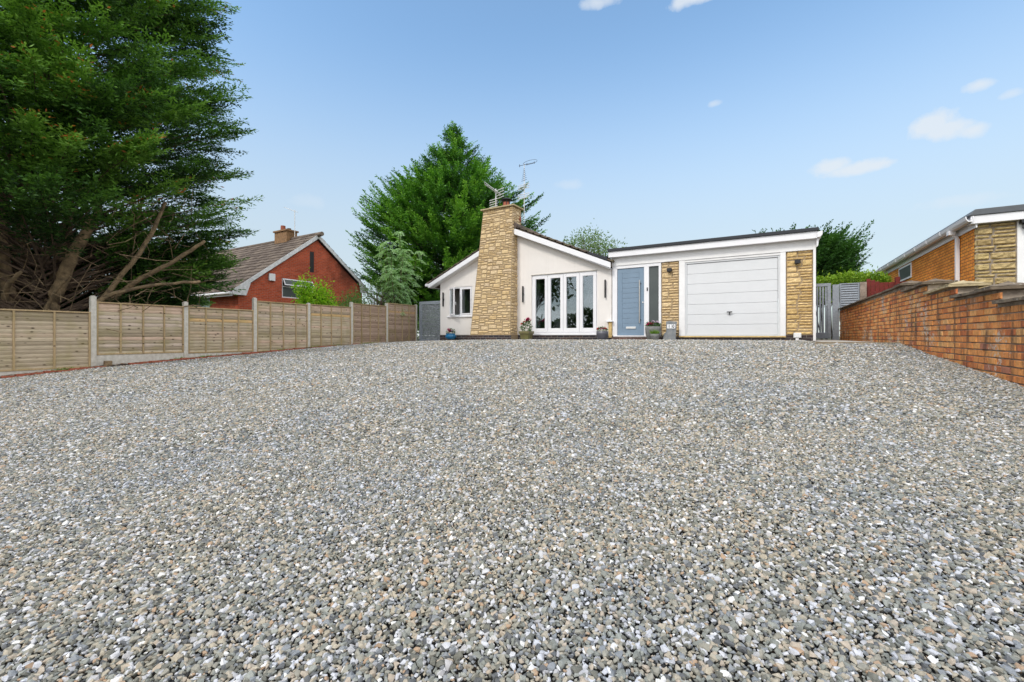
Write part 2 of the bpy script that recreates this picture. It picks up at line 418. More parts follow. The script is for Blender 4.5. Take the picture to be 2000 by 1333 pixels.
# gravel: each stone takes one colour of the mix
m, t, b, out = newmat('gravel_stones')
oi = N(t, 'ShaderNodeObjectInfo')
PAL = [(.0, (.13, .13, .11)), (.12, (.25, .24, .20)), (.25, (.19, .20, .18)), (.36, (.34, .305, .24)), (.47, (.20, .215, .23)), (.56, (.37, .315, .25)),
       (.63, (.25, .26, .235)), (.71, (.36, .36, .37)), (.77, (.10, .105, .11)), (.845, (.46, .47, .50)), (.952, (.63, .63, .62)), (.975, (.34, .24, .16)), (.997, (.36, .17, .11))]
r = ramp(t, oi.outputs['Random'], PAL, 'CONSTANT')
tc = N(t, 'ShaderNodeTexCoord').outputs['Object']
n = N(t, 'ShaderNodeTexNoise', ins={'Vector': tc, 'Scale': 1.6, 'Detail': 4.0, 'Roughness': .7})
mr = N(t, 'ShaderNodeMapRange', ins={'Value': n.outputs[0], 'From Min': .3, 'From Max': .7, 'To Min': .8, 'To Max': 1.2})
mx = N(t, 'ShaderNodeMixRGB', blend_type='MULTIPLY', ins={0: 1.0, 1: r.outputs[0], 2: mr.outputs[0]})
gn = N(t, 'ShaderNodeTexNoise', ins={'Vector': oi.outputs['Location'], 'Scale': 1.1, 'Detail': 4.0, 'Roughness': .6})
gr = ramp(t, gn.outputs[0], [(.36, (.97, .985, 1.01)), (.5, (1.03, 1.01, .97)), (.64, (1.09, 1.05, .99))])
mg = N(t, 'ShaderNodeMixRGB', blend_type='MULTIPLY', ins={0: 1.0, 1: mx.outputs[0], 2: gr.outputs[0]})
t.links.new(mg.outputs[0], b.inputs['Base Color'])
b.inputs['Roughness'].default_value = .75
b.inputs['Specular IOR Level'].default_value = .35
M['gravel'] = m
# the bed below the loose stones, same mix darkened to paint shade into the gaps
m, t, b, out = newmat('gravel_bed')
tc = N(t, 'ShaderNodeTexCoord').outputs['Object']
v = N(t, 'ShaderNodeTexVoronoi', ins={'Vector': tc, 'Scale': 62.0})
sp = N(t, 'ShaderNodeSeparateColor', ins={0: v.outputs['Color']})
r = ramp(t, sp.outputs[0], PAL, 'CONSTANT')
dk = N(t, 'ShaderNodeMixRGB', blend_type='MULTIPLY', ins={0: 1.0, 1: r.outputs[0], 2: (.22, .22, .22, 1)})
t.links.new(dk.outputs[0], b.inputs['Base Color'])
b.inputs['Roughness'].default_value = .9
bump(t, b, v.outputs['Distance'], -.012)
M['bed'] = m


# ------------------------------------------------------------------ mesh builder
def tag(o, label=None, cat=None, group=None, kind=None):
    if label: o['label'] = label
    if cat: o['category'] = cat
    if group: o['group'] = group
    if kind: o['kind'] = kind
    return o


ORG = {}


def org(o):
    return ORG.get(o.name, Vector((0, 0, 0))) if o else Vector((0, 0, 0))


def thing(name, loc, label, cat, group=None):
    o = bpy.data.objects.new(name, None)
    COL.objects.link(o)
    o.empty_display_size = .2
    o.location = loc
    ORG[o.name] = Vector(loc)
    return tag(o, label, cat, group)


class MB:
    def __init__(s):
        s.v = []
        s.f = []
        s.t = []

    def quad(s, *p, tint=.5):
        i = len(s.v)
        s.v += [tuple(q) for q in p]
        s.f.append(tuple(range(i, i + len(p))))
        s.t.append(tint)
        return s

    def box(s, x0, x1, y0, y1, z0, z1, tint=.5, mat=None):
        i = len(s.v)
        pts = [(x0, y0, z0), (x1, y0, z0), (x1, y1, z0), (x0, y1, z0), (x0, y0, z1), (x1, y0, z1), (x1, y1, z1), (x0, y1, z1)]
        if mat is not None:
            pts = [tuple(mat @ Vector(p)) for p in pts]
        s.v += pts
        for f in ((0, 3, 2, 1), (4, 5, 6, 7), (0, 1, 5, 4), (1, 2, 6, 5), (2, 3, 7, 6), (3, 0, 4, 7)):
            s.f.append(tuple(i + k for k in f))
            s.t.append(tint)
        return s

    def prism(s, poly, axis, a, b, tint=.5):
        """poly: list of 2-D points; axis 'Y': poly in X,Z extruded from y=a to y=b; 'X': poly in Y,Z"""
        def mk(p, q):
            return (p[0], q, p[1]) if axis == 'Y' else ((q, p[0], p[1]) if axis == 'X' else (p[0], p[1], q))
        i = len(s.v)
        n = len(poly)
        s.v += [mk(p, a) for p in poly] + [mk(p, b) for p in poly]
        s.f.append(tuple(i + k for k in range(n)))
        s.f.append(tuple(i + n + k for k in reversed(range(n))))
        for k in range(n):
            k2 = (k + 1) % n
            s.f.append((i + k, i + n + k, i + n + k2, i + k2))
        s.t += [tint] * (n + 2)
        return s

    def tube(s, pts, rr, n=8, tint=.5, cap=True):
        pts = [Vector(p) for p in pts]
        if not hasattr(rr, '__len__'):
            rr = [rr] * len(pts)
        base = len(s.v)
        up = Vector((0, 0, 1))
        for k, p in enumerate(pts):
            d = (pts[min(k + 1, len(pts) - 1)] - pts[max(k - 1, 0)]).normalized()
            a = d.cross(up if abs(d.z) < .95 else Vector((1, 0, 0))).normalized()
            c = a.cross(d)
            for j in range(n):
                w = 2 * math.pi * j / n
                s.v.append(tuple(p + (a * math.cos(w) + c * math.sin(w)) * rr[k]))
        for k in range(len(pts) - 1):
            for j in range(n):
                j2 = (j + 1) % n
                s.f.append((base + k * n + j, base + k * n + j2, base + (k + 1) * n + j2, base + (k + 1) * n + j))
                s.t.append(tint)
        if cap:
            s.f.append(tuple(base + j for j in reversed(range(n))))
            s.f.append(tuple(base + (len(pts) - 1) * n + j for j in range(n)))
            s.t += [tint] * 2
        return s

    def lathe(s, c, prof, n=24, tint=.5, wob=None):
        base = len(s.v)
        for r_, z in prof:
            for j in range(n):
                w = 2 * math.pi * j / n
                q = r_ * (wob(w) if wob else 1)
                s.v.append((c[0] + q * math.cos(w), c[1] + q * math.sin(w), c[2] + z))
        for k in range(len(prof) - 1):
            for j in range(n):
                j2 = (j + 1) % n
                s.f.append((base + k * n + j, base + k * n + j2, base + (k + 1) * n + j2, base + (k + 1) * n + j))
                s.t.append(tint)
        s.f.append(tuple(base + j for j in reversed(range(n))))
        s.f.append(tuple(base + (len(prof) - 1) * n + j for j in range(n)))
        s.t += [tint] * 2
        return s

    def build(s, name, mat, parent=None, bevel=0, smooth=False, loc=None):
        g = org(parent)
        if loc is not None:
            g = Vector(loc)
        me = bpy.data.meshes.new(name)
        me.from_pydata([(a - g.x, b_ - g.y, c - g.z) for a, b_, c in s.v], [], s.f)
        at = me.attributes.new('tint', 'FLOAT', 'FACE')
        at.data.foreach_set('value', np.array(s.t, dtype=np.float32))
        me.materials.append(mat)
        if smooth:
            me.polygons.foreach_set('use_smooth', [True] * len(me.polygons))
        me.update()
        o = bpy.data.objects.new(name, me)
        COL.objects.link(o)
        if parent is not None:
            o.parent = parent
            ORG[o.name] = g
        elif loc is not None:
            o.location = loc
            ORG[o.name] = g
        if bevel:
            bv = o.modifiers.new('bevel', 'BEVEL')
            bv.width = bevel
            bv.segments = 2
            bv.limit_method = 'ANGLE'
        return o


def fastmesh(name, V, F4, tint, mat, parent=None, loc=(0, 0, 0)):
    """V (n,3) array, F4 (m,4) array"""
    g = org(parent) if parent is not None else Vector(loc)
    V = np.asarray(V, dtype=np.float32) - np.array(g, dtype=np.float32)
    F4 = np.asarray(F4, dtype=np.int32)
    k = F4.shape[1]
    me = bpy.data.meshes.new(name)
    me.vertices.add(len(V))
    me.vertices.foreach_set('co', V.ravel())
    me.loops.add(F4.size)
    me.loops.foreach_set('vertex_index', F4.ravel())
    me.polygons.add(len(F4))
    me.polygons.foreach_set('loop_start', np.arange(0, F4.size, k, dtype=np.int32))
    me.polygons.foreach_set('loop_total', np.full(len(F4), k, dtype=np.int32))
    at = me.attributes.new('tint', 'FLOAT', 'FACE')
    at.data.foreach_set('value', np.asarray(tint, dtype=np.float32))
    me.materials.append(mat)
    me.update(calc_edges=True)
    o = bpy.data.objects.new(name, me)
    COL.objects.link(o)
    if parent is not None:
        o.parent = parent
    else:
        o.location = loc
    return o


# ------------------------------------------------------------------ terrain
RP = [(-60, -1.6), (-12, -1.35), (-3, -1.08), (1, -.80), (5.85, -.458), (8.03, -.309), (9.4, -.19), (10.14, -.14), (11.2, -.125), (60, -.12), (400, -.1)]
LP = [(-60, -1.7), (-12, -1.5), (-3, -1.25), (2.3, -.86), (3.76, -.745), (7, -.57), (9.56, -.44), (13.4, -.30), (15.2, -.24), (20, -.16), (400, -.1)]


def gz(X, Y):
    X = np.asarray(X, dtype=float)
    Y = np.asarray(Y, dtype=float)
    R = np.interp(Y, [p[0] for p in RP], [p[1] for p in RP])
    L = np.interp(Y, [p[0] for p in LP], [p[1] for p in LP])
    tt = np.clip((2 - X) / 16.0, 0, 1)
    s = np.clip((Y - 6) / 6.0, 0, 1)
    w = tt ** (1 + 4 * s * s * (3 - 2 * s))
    return R + (L - R) * w


def gz1(x, y):
    return float(gz(x, y))


xs = np.array([-600, -200, -80, -50, -35, -26, -22, -20, -18, -16, -15] + list(np.arange(-14, 4.01, 1.0)) + [5, 7, 10, 15, 25, 50, 120, 600])
ys = np.array([-600, -200, -60, -30, -20, -12] + list(np.arange(-10, 24.01, 1.0)) + [28, 35, 50, 80, 200, 600])
gx, gy = np.meshgrid(xs, ys)
zz = gz(gx, gy) - .06
V = np.stack([gx.ravel(), gy.ravel(), zz.ravel()], 1)
nx, ny = len(xs), len(ys)
ii, jj = np.meshgrid(np.arange(nx - 1), np.arange(ny - 1))
a = (jj * nx + ii).ravel()
F = np.stack([a, a + 1, a + nx + 1, a + nx], 1)
o = fastmesh('ground', V, F, np.full(len(F), .5), M['earth'])
tag(o, kind='structure')


def FX(y):            # the fence line (it runs a little askew)
    return -13.57 - (y - 3.76) * .0542


# gravel bed sheet
xs = np.linspace(-14.6, 2.06, 70)
ys = np.linspace(-4, 15.6, 90)
gx, gy = np.meshgrid(xs, ys)
fx = FX(gy)
gx = np.maximum(gx, fx - .02)
zz = gz(gx, gy) - .024
V = np.stack([gx.ravel(), gy.ravel(), zz.ravel()], 1)
nx, ny = len(xs), len(ys)
ii, jj = np.meshgrid(np.arange(nx - 1), np.arange(ny - 1))
a = (jj * nx + ii).ravel()
F = np.stack([a, a + 1, a + nx + 1, a + nx], 1)
o = fastmesh('driveway', V, F, np.full(len(F), .5), M['bed'])
tag(o, kind='structure')

# road and verge behind the photographer
b_ = MB()
b_.quad((-80, -14, -1.33), (80, -14, -1.33), (80, -6.2, -1.12), (-80, -6.2, -1.12))
o = b_.build('road', M['asphalt'])
tag(o, kind='structure')

# ------------------------------------------------------------------ loose gravel (real stones)
rg = np.random.default_rng(3)
PTS, SC = [], []
for (d0, d1, sp, sz) in [(0.6, 3.0, .0100, .66), (3.0, 5.6, .0142, .90), (5.6, 10.0, .0205, 1.28), (10.0, 24, .0265, 1.6)]:
    gx, gy = np.meshgrid(np.arange(-14.4, 2.06, sp), np.arange(-1.2, 15.3, sp))
    gx = gx.ravel() + rg.uniform(-.5, .5, gx.size) * sp * 1.1
    gy = gy.ravel() + rg.uniform(-.5, .5, gy.size) * sp * 1.1
    dep = -gx * math.sin(TH) + gy * math.cos(TH)
    lat = gx * math.cos(TH) + gy * math.sin(TH)
    k = (dep > d0) & (dep <= d1) & (np.abs(lat) < dep * 1.18 + 1.0) & (gx > FX(gy) + .30 - np.clip((gy - 8) * .03, 0, .2)) & (gx < 2.02)
    k &= ~((gy > 13.36) & (gx > -11.3) & (gx < 1.03)) & ~((gy > 10.12) & (gx > .80))
    gx, gy = gx[k], gy[k]
    und = np.sin(gx * 1.3 + gy * .4) * .004 + np.sin(gx * 3.1 - gy * 2.3) * .004 + np.sin(gx * 6.3 + gy * 4.1) * np.sin(gy * 3.7 - gx * 2.0) * .004
    und -= .005 * (np.exp(-((gx + 2.1 + .05 * gy) / .16) ** 2) + np.exp(-((gx + .55 + .05 * gy) / .16) ** 2)) * (gy < 11)
    z = gz(gx, gy) + und + rg.uniform(-.5, 1.0, gx.size) * .0065 * sz
    PTS.append(np.stack([gx, gy, z], 1))
    s = np.clip(rg.lognormal(0, .33, gx.size), .55, 2.1) * .0092 * sz
    SC.append(s)
P_ = np.concatenate(PTS)
S_ = np.concatenate(SC)
print('stones', len(P_))
me = bpy.data.meshes.new('gravel')
me.vertices.add(len(P_))
me.vertices.foreach_set('co', P_.astype(np.float32).ravel())
me.attributes.new('sz', 'FLOAT', 'POINT').data.foreach_set('value', S_.astype(np.float32))
me.materials.append(M['gravel'])
gravel = bpy.data.objects.new('gravel', me)
COL.objects.link(gravel)
tag(gravel, 'loose grey and white mixed gravel spread over the sloping driveway', 'gravel', kind='stuff')
ng = bpy.data.node_groups.new('gravel_nodes', 'GeometryNodeTree')
ng.interface.new_socket('Geometry', in_out='INPUT', socket_type='NodeSocketGeometry')
ng.interface.new_socket('Geometry', in_out='OUTPUT', socket_type='NodeSocketGeometry')
gi = ng.nodes.new('NodeGroupInput')
go = ng.nodes.new('NodeGroupOutput')
jn = ng.nodes.new('GeometryNodeJoinGeometry')
for q in range(9):
    ico = N(ng, 'GeometryNodeMeshIcoSphere', ins={'Radius': 1.0, 'Subdivisions': 1 if q % 3 else 2})
    pos = N(ng, 'GeometryNodeInputPosition')
    nz = N(ng, 'ShaderNodeTexNoise', noise_dimensions='4D', ins={'Vector': pos.outputs[0], 'W': q * 7.3, 'Scale': 1.3, 'Detail': 1.0})
    sb = N(ng, 'ShaderNodeVectorMath', operation='SUBTRACT', ins={0: nz.outputs['Color'], 1: (.5, .5, .5)})
    sc = N(ng, 'ShaderNodeVectorMath', operation='SCALE', ins={0: sb.outputs[0], 'Scale': 2.9})
    sp = N(ng, 'GeometryNodeSetPosition', ins={'Geometry': ico.outputs['Mesh'], 'Offset': sc.outputs[0]})
    ch = N(ng, 'GeometryNodeConvexHull', ins={0: sp.outputs[0]})
    tf = N(ng, 'GeometryNodeTransform', ins={'Geometry': ch.outputs[0], 'Scale': (1.0 + .12 * (q % 3), .78 + .07 * (q % 4), .52 + .06 * (q % 3))})
    sm = N(ng, 'GeometryNodeSetMaterial', ins={'Geometry': tf.outputs[0], 'Material': M['gravel']})
    ti = N(ng, 'GeometryNodeGeometryToInstance', ins={0: sm.outputs[0]})
    ng.links.new(ti.outputs[0], jn.inputs[0])
ri = N(ng, 'FunctionNodeRandomValue', data_type='INT')
ri.inputs['Min'].default_value if False else None
for s_ in ri.inputs:
    if s_.type == 'INT' and s_.name == 'Min': s_.default_value = 0
    if s_.type == 'INT' and s_.name == 'Max': s_.default_value = 8
rr = N(ng, 'FunctionNodeRandomValue', data_type='FLOAT_VECTOR')
rr.inputs[0].default_value = (-.75, -.75, 0)
rr.inputs[1].default_value = (.75, .75, 6.283)
at = N(ng, 'GeometryNodeInputNamedAttribute', data_type='FLOAT')
at.inputs[0].default_value = 'sz'
iop = N(ng, 'GeometryNodeInstanceOnPoints', ins={'Points': gi.outputs[0], 'Instance': jn.outputs[0], 'Pick Instance': True,
                                                'Instance Index': [s_ for s_ in ri.outputs if s_.type == 'INT'][0],
                                                'Rotation': [s_ for s_ in rr.outputs if s_.type == 'VECTOR'][0],
                                                'Scale': [s_ for s_ in at.outputs if s_.enabled][0]})
ng.links.new(iop.outputs[0], go.inputs[0])
gm = gravel.modifiers.new('scatter', 'NODES')
gm.node_group = ng


# ------------------------------------------------------------------ stone and brick laying
def pack_blocks(W, H, cell_w, cell_h, rng, sizes):
    """random-coursed blocks filling a W x H rectangle: list of (u0,u1,v0,v1)"""
    nx_, ny_ = max(1, round(W / cell_w)), max(1, round(H / cell_h))
    used = np.zeros((ny_, nx_), bool)
    out = []
    for j in range(ny_):
        for i in range(nx_):
            if used[j, i]:
                continue
            opts = sizes[:]
            rng.shuffle(opts)
            for w, h in opts + [(1, 1)]:
                if i + w <= nx_ and j + h <= ny_ and not used[j:j + h, i:i + w].any():
                    used[j:j + h, i:i + w] = True
                    out.append((i / nx_, (i + w) / nx_, j / ny_, (j + h) / ny_))
                    break
    return out


def lay_blocks(mb, blocks, W, H, mapf, rng, joint=.0045, depth=.024, rough=.012, res=.035):
    """each block is a small pillowed, rough-faced grid standing proud of the mortar; mapf(u,v,d) -> xyz"""
    for (u0, u1, v0, v1) in blocks:
        tint = rng.random()
        ju, jv = joint / W, joint / H
        wob = [rng.uniform(-.3, .3) for _ in range(4)]
        a0, a1, b0, b1 = u0 + ju * (1 + wob[0]), u1 - ju * (1 + wob[1]), v0 + jv * (1 + wob[2]), v1 - jv * (1 + wob[3])
        nu = max(3, int((a1 - a0) * W / res) + 1)
        nv = max(3, int((b1 - b0) * H / res) + 1)
        pr = rng.uniform(-.006, .008)
        base = len(mb.v)
        seed = rng.uniform(0, 100)
        for j in range(nv + 1):
            for i in range(nu + 1):
                uu, vv = i / nu, j / nv
                e = min(uu, 1 - uu) * (a1 - a0) * W
                g = min(vv, 1 - vv) * (b1 - b0) * H
                k = min(1.0, min(e, g) / .018)
                on = (i in (0, nu) or j in (0, nv))
                d = -.012 if on else (depth - .012) + pr + rough * mnoise.noise(Vector((uu * (a1 - a0) * W * 14, vv * (b1 - b0) * H * 22, seed))) + .006 * k
                mb.v.append(tuple(mapf(a0 + uu * (a1 - a0), b0 + vv * (b1 - b0), d)))
        for j in range(nv):
            for i in range(nu):
                p = base + j * (nu + 1) + i
                mb.f.append((p, p + 1, p + nu + 2, p + nu + 1))
                mb.t.append(tint)


def wall_open(mb, x0, x1, zb, top, opens, y0, y1, axis='X', tint=.5):
    """wall slab x0..x1 (top(x) may be piecewise linear), thickness y0(front)..y1(back), rectangular openings (a,b,c,d)"""
    def P3(x, y, z):
        return (x, y, z) if axis == 'X' else (y, x, z)
    br = sorted(set([x0, x1] + [q for o_ in opens for q in o_[:2]] + [q for q in getattr(top, 'br', [])]))
    br = [q for q in br if x0 <= q <= x1]
    for a, b in zip(br[:-1], br[1:]):
        mid = (a + b) / 2
        os_ = sorted([o_ for o_ in opens if o_[0] <= mid <= o_[1]], key=lambda o_: o_[2])
        segs = []
        lo = zb
        for o_ in os_:
            if o_[2] > lo:
                segs.append((lo, o_[2], False))
            lo = o_[3]
        segs.append((lo, None, True))
        for s0, s1, tp in segs:
            za, zb2 = (top(a), top(b)) if tp else (s1, s1)
            mb.quad(P3(a, y0, s0), P3(b, y0, s0), P3(b, y0, zb2), P3(a, y0, za), tint=tint)
            mb.quad(P3(b, y1, s0), P3(a, y1, s0), P3(a, y1, za), P3(b, y1, zb2), tint=tint)
            if tp:
                mb.quad(P3(a, y0, za), P3(b, y0, zb2), P3(b, y1, zb2), P3(a, y1, za), tint=tint)
    for (a, b, c, d) in opens:
        mb.quad(P3(a, y0, c), P3(a, y0, d), P3(a, y1, d), P3(a, y1, c))
        mb.quad(P3(b, y0, c), P3(b, y1, c), P3(b, y1, d), P3(b, y0, d))
        mb.quad(P3(a, y0, d), P3(b, y0, d), P3(b, y1, d), P3(a, y1, d))
        if c > zb:
            mb.quad(P3(a, y0, c), P3(a, y1, c), P3(b, y1, c), P3(b, y0, c))
    for x in (x0, x1):
        mb.quad(P3(x, y0, zb), P3(x, y1, zb), P3(x, y1, top(x)), P3(x, y0, top(x)))
    return mb


def frame(mb, x0, x1, z0, z1, w, y0, y1, wb=None):
    """rectangular frame of four butted bars"""
    wb = w if wb is None else wb
    mb.box(x0, x0 + w, y0, y1, z0, z1)
    mb.box(x1 - w, x1, y0, y1, z0, z1)
    mb.box(x0 + w, x1 - w, y0, y1, z1 - w, z1)
    mb.box(x0 + w, x1 - w, y0, y1, z0, z0 + wb)
    return mb


def tile_roof(mb, xa, za, xb, zb, y0, y1, course=.30, tw=.30, th=.028, rng=random, jit=.5):
    """tiled slope from eave (xa,za) up to ridge (xb,zb), running y0..y1; every course laps over the one below"""
    L = math.hypot(xb - xa, zb - za)
    ux, uz = (xb - xa) / L, (zb - za) / L
    nx_, nz_ = (-uz, ux) if ux > 0 else (uz, -ux)
    nc = int(L / course) + 1
    nt = int((y1 - y0) / tw)
    for c in range(nc):
        s0, s1 = c * course - .04, min((c + 1) * course + .03, L)
        for k in range(nt):
            a, b = y0 + k * (y1 - y0) / nt, y0 + (k + 1) * (y1 - y0) / nt - .004
            j0 = rng.uniform(-.003, .006) * jit
            tl, tu = th * 1.9 + j0, th * .85
            mid = (a + b) / 2
            base = len(mb.v)
            for s, t_ in ((s0, tl), (s1, tu)):
                for y, e in ((a, 0), (a + (b - a) * .25, .012), (mid, -.006), (a + (b - a) * .75, .012), (b, 0)):
                    mb.v.append((xa + ux * s + nx_ * (t_ + e), y, za + uz * s + nz_ * (t_ + e)))
            for y in (a, b):
                mb.v.append((xa + ux * s0 + nx_ * .0, y, za + uz * s0 + nz_ * .0))
            mb.v.append((xa + ux * s1, a, za + uz * s1))
            mb.v.append((xa + ux * s1, b, za + uz * s1))
            tt_ = rng.random()
            for q in range(4):
                mb.f.append((base + q, base + q + 1, base + 6 + q, base + 5 + q)); mb.t.append(tt_)
            mb.f.append((base + 10, base + 11, base + 4, base + 3, base + 2, base + 1, base)); mb.t.append(tt_)
            mb.f.append((base + 10, base, base + 5, base + 12)); mb.t.append(tt_)
            mb.f.append((base + 11, base + 13, base + 9, base + 4)); mb.t.append(tt_)
    return mb


# ------------------------------------------------------------------ the bungalow
FY = 13.42
GR = -.14
H = thing('bungalow', (-5, FY, -.12), 'cream rendered bungalow with tapered stone chimney, blue front door and white garage', 'house')
AX, AZ = -7.70, 3.63            # wall apex (under the verge)


def gable(x):
    return 3.605 - abs(x - AX) * (.4295 if x < AX else .4247)


gable.br = [AX]
mb = MB()
WIN = (-10.76, -9.66, .775, 1.905)
BIF = (-7.12, -4.73, .045, 2.12)
wall_open(mb, -11.22, -4.26, .05, gable, [WIN, BIF], FY, FY + .25)
mb.build('wall', M['render'], H)
mb = MB()                                             # side wall, back wall
wall_open(mb, FY + .25, 21.5, -.3, lambda y: 1.93, [], -11.22, -10.97, axis='Y')
mb.box(-11.22, -4.3, 21.5, 21.7, -.3, 2.0)
mb.build('wall', M['render'], H)
mb = MB()
mb.box(-11.235, -9.44, FY - .012, FY + .24, -.35, .05)
mb.build('plinth', M['plinth'], H)
mb = MB()
mb.box(-7.66, -4.30, FY - .012, FY + .24, -.35, .05)
mb.build('plinth', M['plinth'], H)
mb = MB()                                             # room behind the glass
mb.box(-11.2, -4.3, 17.2, 17.3, -.1, 2.4)
mb.box(-11.2, -4.3, FY + .26, 17.2, -.12, -.02)
mb.box(-10.9, -4.3, FY + .26, 17.2, 2.30, 2.34)
mb.build('room', M['interior'], H)
mb = MB()
for (x, w, h) in [(-6.8, .35, .75), (-5.2, .5, .9), (-10.2, .4, 1.1)]:
    mb = MB()
    mb.box(x, x + w, 14.6, 14.95, -.02, h)
    mb.build('cabinet', M['curtain'], H)
for bx in [(-9.95, -9.72, FY + .30, FY + .36, .8, 1.86), (-7.08, -6.98, FY + .30, FY + .40, 0, 2.1)]:
    mb = MB()
    mb.box(*bx)
    mb.build('curtain', M['curtain'], H)

# roof
mb = MB()
tile_roof(mb, -11.68, 2.10, AX, 3.86, 13.20, 21.8, rng=random.Random(2))
tile_roof(mb, -4.20, 2.33, AX, 3.86, 13.20, 21.8, rng=random.Random(3))
mb.prism([(-11.62, 2.085), (AX, 3.845), (-4.24, 2.305), (-4.24, 2.18), (AX, 3.70), (-11.62, 1.96)], 'Y', 13.24, 21.8)
roof = mb.build('roof', M['tiles'], H)
mb = MB()
yy = 13.16
while yy < 21.8:
    mb.tube([(AX, yy, 3.88), (AX, yy + .46, 3.895)], [.125, .115], 12, tint=random.random())
    yy += .44
mb.build('ridge_tiles', M['tiles'], H)
# verge boards
mb = MB()
mb.prism([(-11.60, 1.925), (AX - .02, 3.60), (AX - .02, 3.80), (-11.60, 2.08)], 'Y', 13.17, 13.20)
mb.prism([(AX - .02, 3.60), (-4.215, 2.12), (-4.215, 2.29), (AX - .02, 3.80)], 'Y', 13.17, 13.20)
mb.build('verge_board', M['white'], H, bevel=.004)
mb = MB()
mb.prism([(-11.60, 1.93), (AX, 3.61), (-4.26, 2.125), (-4.26, 2.105), (AX, 3.59), (-11.60, 1.91)], 'Y', 13.20, 13.44)
mb.build('soffit', M['white'], H)
mb = MB()                                             # left gutter end
mb.tube([(-11.72, 13.14, 2.03), (-11.72, 21.8, 2.05)], .055, 10)
mb.box(-11.68, -11.62, 13.2, 21.7, 1.93, 2.08)
mb.build('gutter', M['white'], H)

# chimney: battered front and left side, upright right side
CH = {0: (-9.42, 12.955), 1: (-8.95, 13.115)}
CZ0, CZ1 = .04, 4.56
rng = random.Random(11)
mb = MB()
Wc, Hc = 1.62, CZ1 - CZ0


def chim_front(u, v, d):
    xl = CH[0][0] + (CH[1][0] - CH[0][0]) * v
    yf = CH[0][1] + (CH[1][1] - CH[0][1]) * v
    return (xl + (-7.70 - xl) * u, yf - d, CZ0 + Hc * v)


def chim_right(u, v, d):
    yf = CH[0][1] + (CH[1][1] - CH[0][1]) * v - .0
    return (-7.70 + d, yf + (13.70 - yf) * u, CZ0 + Hc * v)


def chim_left(u, v, d):
    xl = CH[0][0] + (CH[1][0] - CH[0][0]) * v
    yf = CH[0][1] + (CH[1][1] - CH[0][1]) * v
    return (xl - d, 13.70 + (yf - 13.70) * u, CZ0 + Hc * v)


SZ = [(3, 2), (2, 2), (4, 3), (3, 1), (5, 1), (3, 3), (4, 1), (3, 1), (5, 2), (6, 1), (4, 2), (5, 1), (2, 1)]
lay_blocks(mb, pack_blocks(Wc, Hc, .080, .054, rng, SZ), Wc, Hc, chim_front, rng)
SZ2 = [(3, 2), (2, 2), (3, 3), (3, 1), (4, 1), (2, 1), (5, 2)]
lay_blocks(mb, pack_blocks(.66, Hc, .080, .054, rng, SZ2), .66, Hc, chim_right, rng)
lay_blocks(mb, pack_blocks(.66, Hc, .11, .09, rng, SZ2), .66, Hc, chim_left, rng)
chim = mb.build('chimney', M['stone'], H)
mb = MB()
i0 = [chim_front(0, 0, 0), chim_front(1, 0, 0), (-7.70, 13.70, CZ0), (-9.42, 13.70, CZ0)]
i1 = [chim_front(0, 1, 0), chim_front(1, 1, 0), (-7.70, 13.70, CZ1), (-8.95, 13.70, CZ1)]
for k in range(4):
    mb.quad(i0[k], i0[(k + 1) % 4], i1[(k + 1) % 4], i1[k])
mb.quad(*i1)
mb.box(-9.46, -7.66, 12.93, FY + .24, -.35, .04)
core = mb.build('mortar_joints', M['mortar'], chim)
mb = MB()
mb.box(-9.03, -7.62, 13.04, 13.80, CZ1, CZ1 + .055)
mb.build('capping', M['coping2'], chim, bevel=.012)
mb = MB()
mb.box(-9.462, -7.658, 12.918, 12.93, -.35, .038)
mb.build('plinth', M['plinth'], chim)
mb = MB()
c = (-8.15, 13.42, CZ1 + .05)
mb.lathe(c, [(.16, 0), (.155, .05), (.13, .11), (.125, .22)], 20)
pot = mb.build('chimney_pot', M['terracotta'], chim, smooth=True)
mb = MB()
mb.lathe(c, [(.20, .30), (.205, .315), (.13, .36), (.02, .375)], 20)
for k in range(6):
    w = k * math.pi / 3
    mb.box(c[0] + .14 * math.cos(w) - .008, c[0] + .14 * math.cos(w) + .008, c[1] + .14 * math.sin(w) - .008, c[1] + .14 * math.sin(w) + .008, c[2] + .12, c[2] + .31)
mb.build('cowl', M['darkgrey'], chim)

# window left of the chimney
mb = MB()
frame(mb, WIN[0], WIN[1], WIN[2], WIN[3], .055, FY + .02, FY + .09)
mb.box(-10.27, -10.20, FY + .02, FY + .09, WIN[2] + .055, WIN[3] - .055)
win = mb.build('window', M['white'], H, bevel=.004)
mb = MB()
frame(mb, -10.20, WIN[1] - .055, WIN[2] + .055, WIN[3] - .055, .05, FY + .005, FY + .02)
mb.build('sash', M['white'], win, bevel=.004)
mb = MB()
mb.box(-10.16, WIN[1] - .095, FY + .035, FY + .045, WIN[2] + .095, WIN[3] - .095)
mb.build('pane', M['glass'], win)
mb = MB()
R_ = Matrix.Translation((-10.70, FY + .0, 0)) @ Matrix.Rotation(rad(-33), 4, 'Z')
z0, z1 = WIN[2] + .03, WIN[3] - .03
for bx in ((0, .055, z0, z1), (.435, .49, z0, z1), (.055, .435, z0, z0 + .055), (.055, .435, z1 - .055, z1)):
    mb.box(bx[0], bx[1], -.05, 0, bx[2], bx[3], mat=R_)
osash = mb.build('sash', M['white'], win, bevel=.004)
tag(osash, 'side sash standing open')
mb = MB()
mb.box(.05, .44, -.03, -.02, z0 + .05, z1 - .05, mat=R_)
mb.build('pane', M['glass'], win)
mb = MB()
mb.box(.455, .475, 0, .05, 1.27, 1.30, mat=R_)
mb.box(.455, .475, .035, .055, 1.19, 1.30, mat=R_)
mb.build('handle', M['white'], win, bevel=.004)
mb = MB()
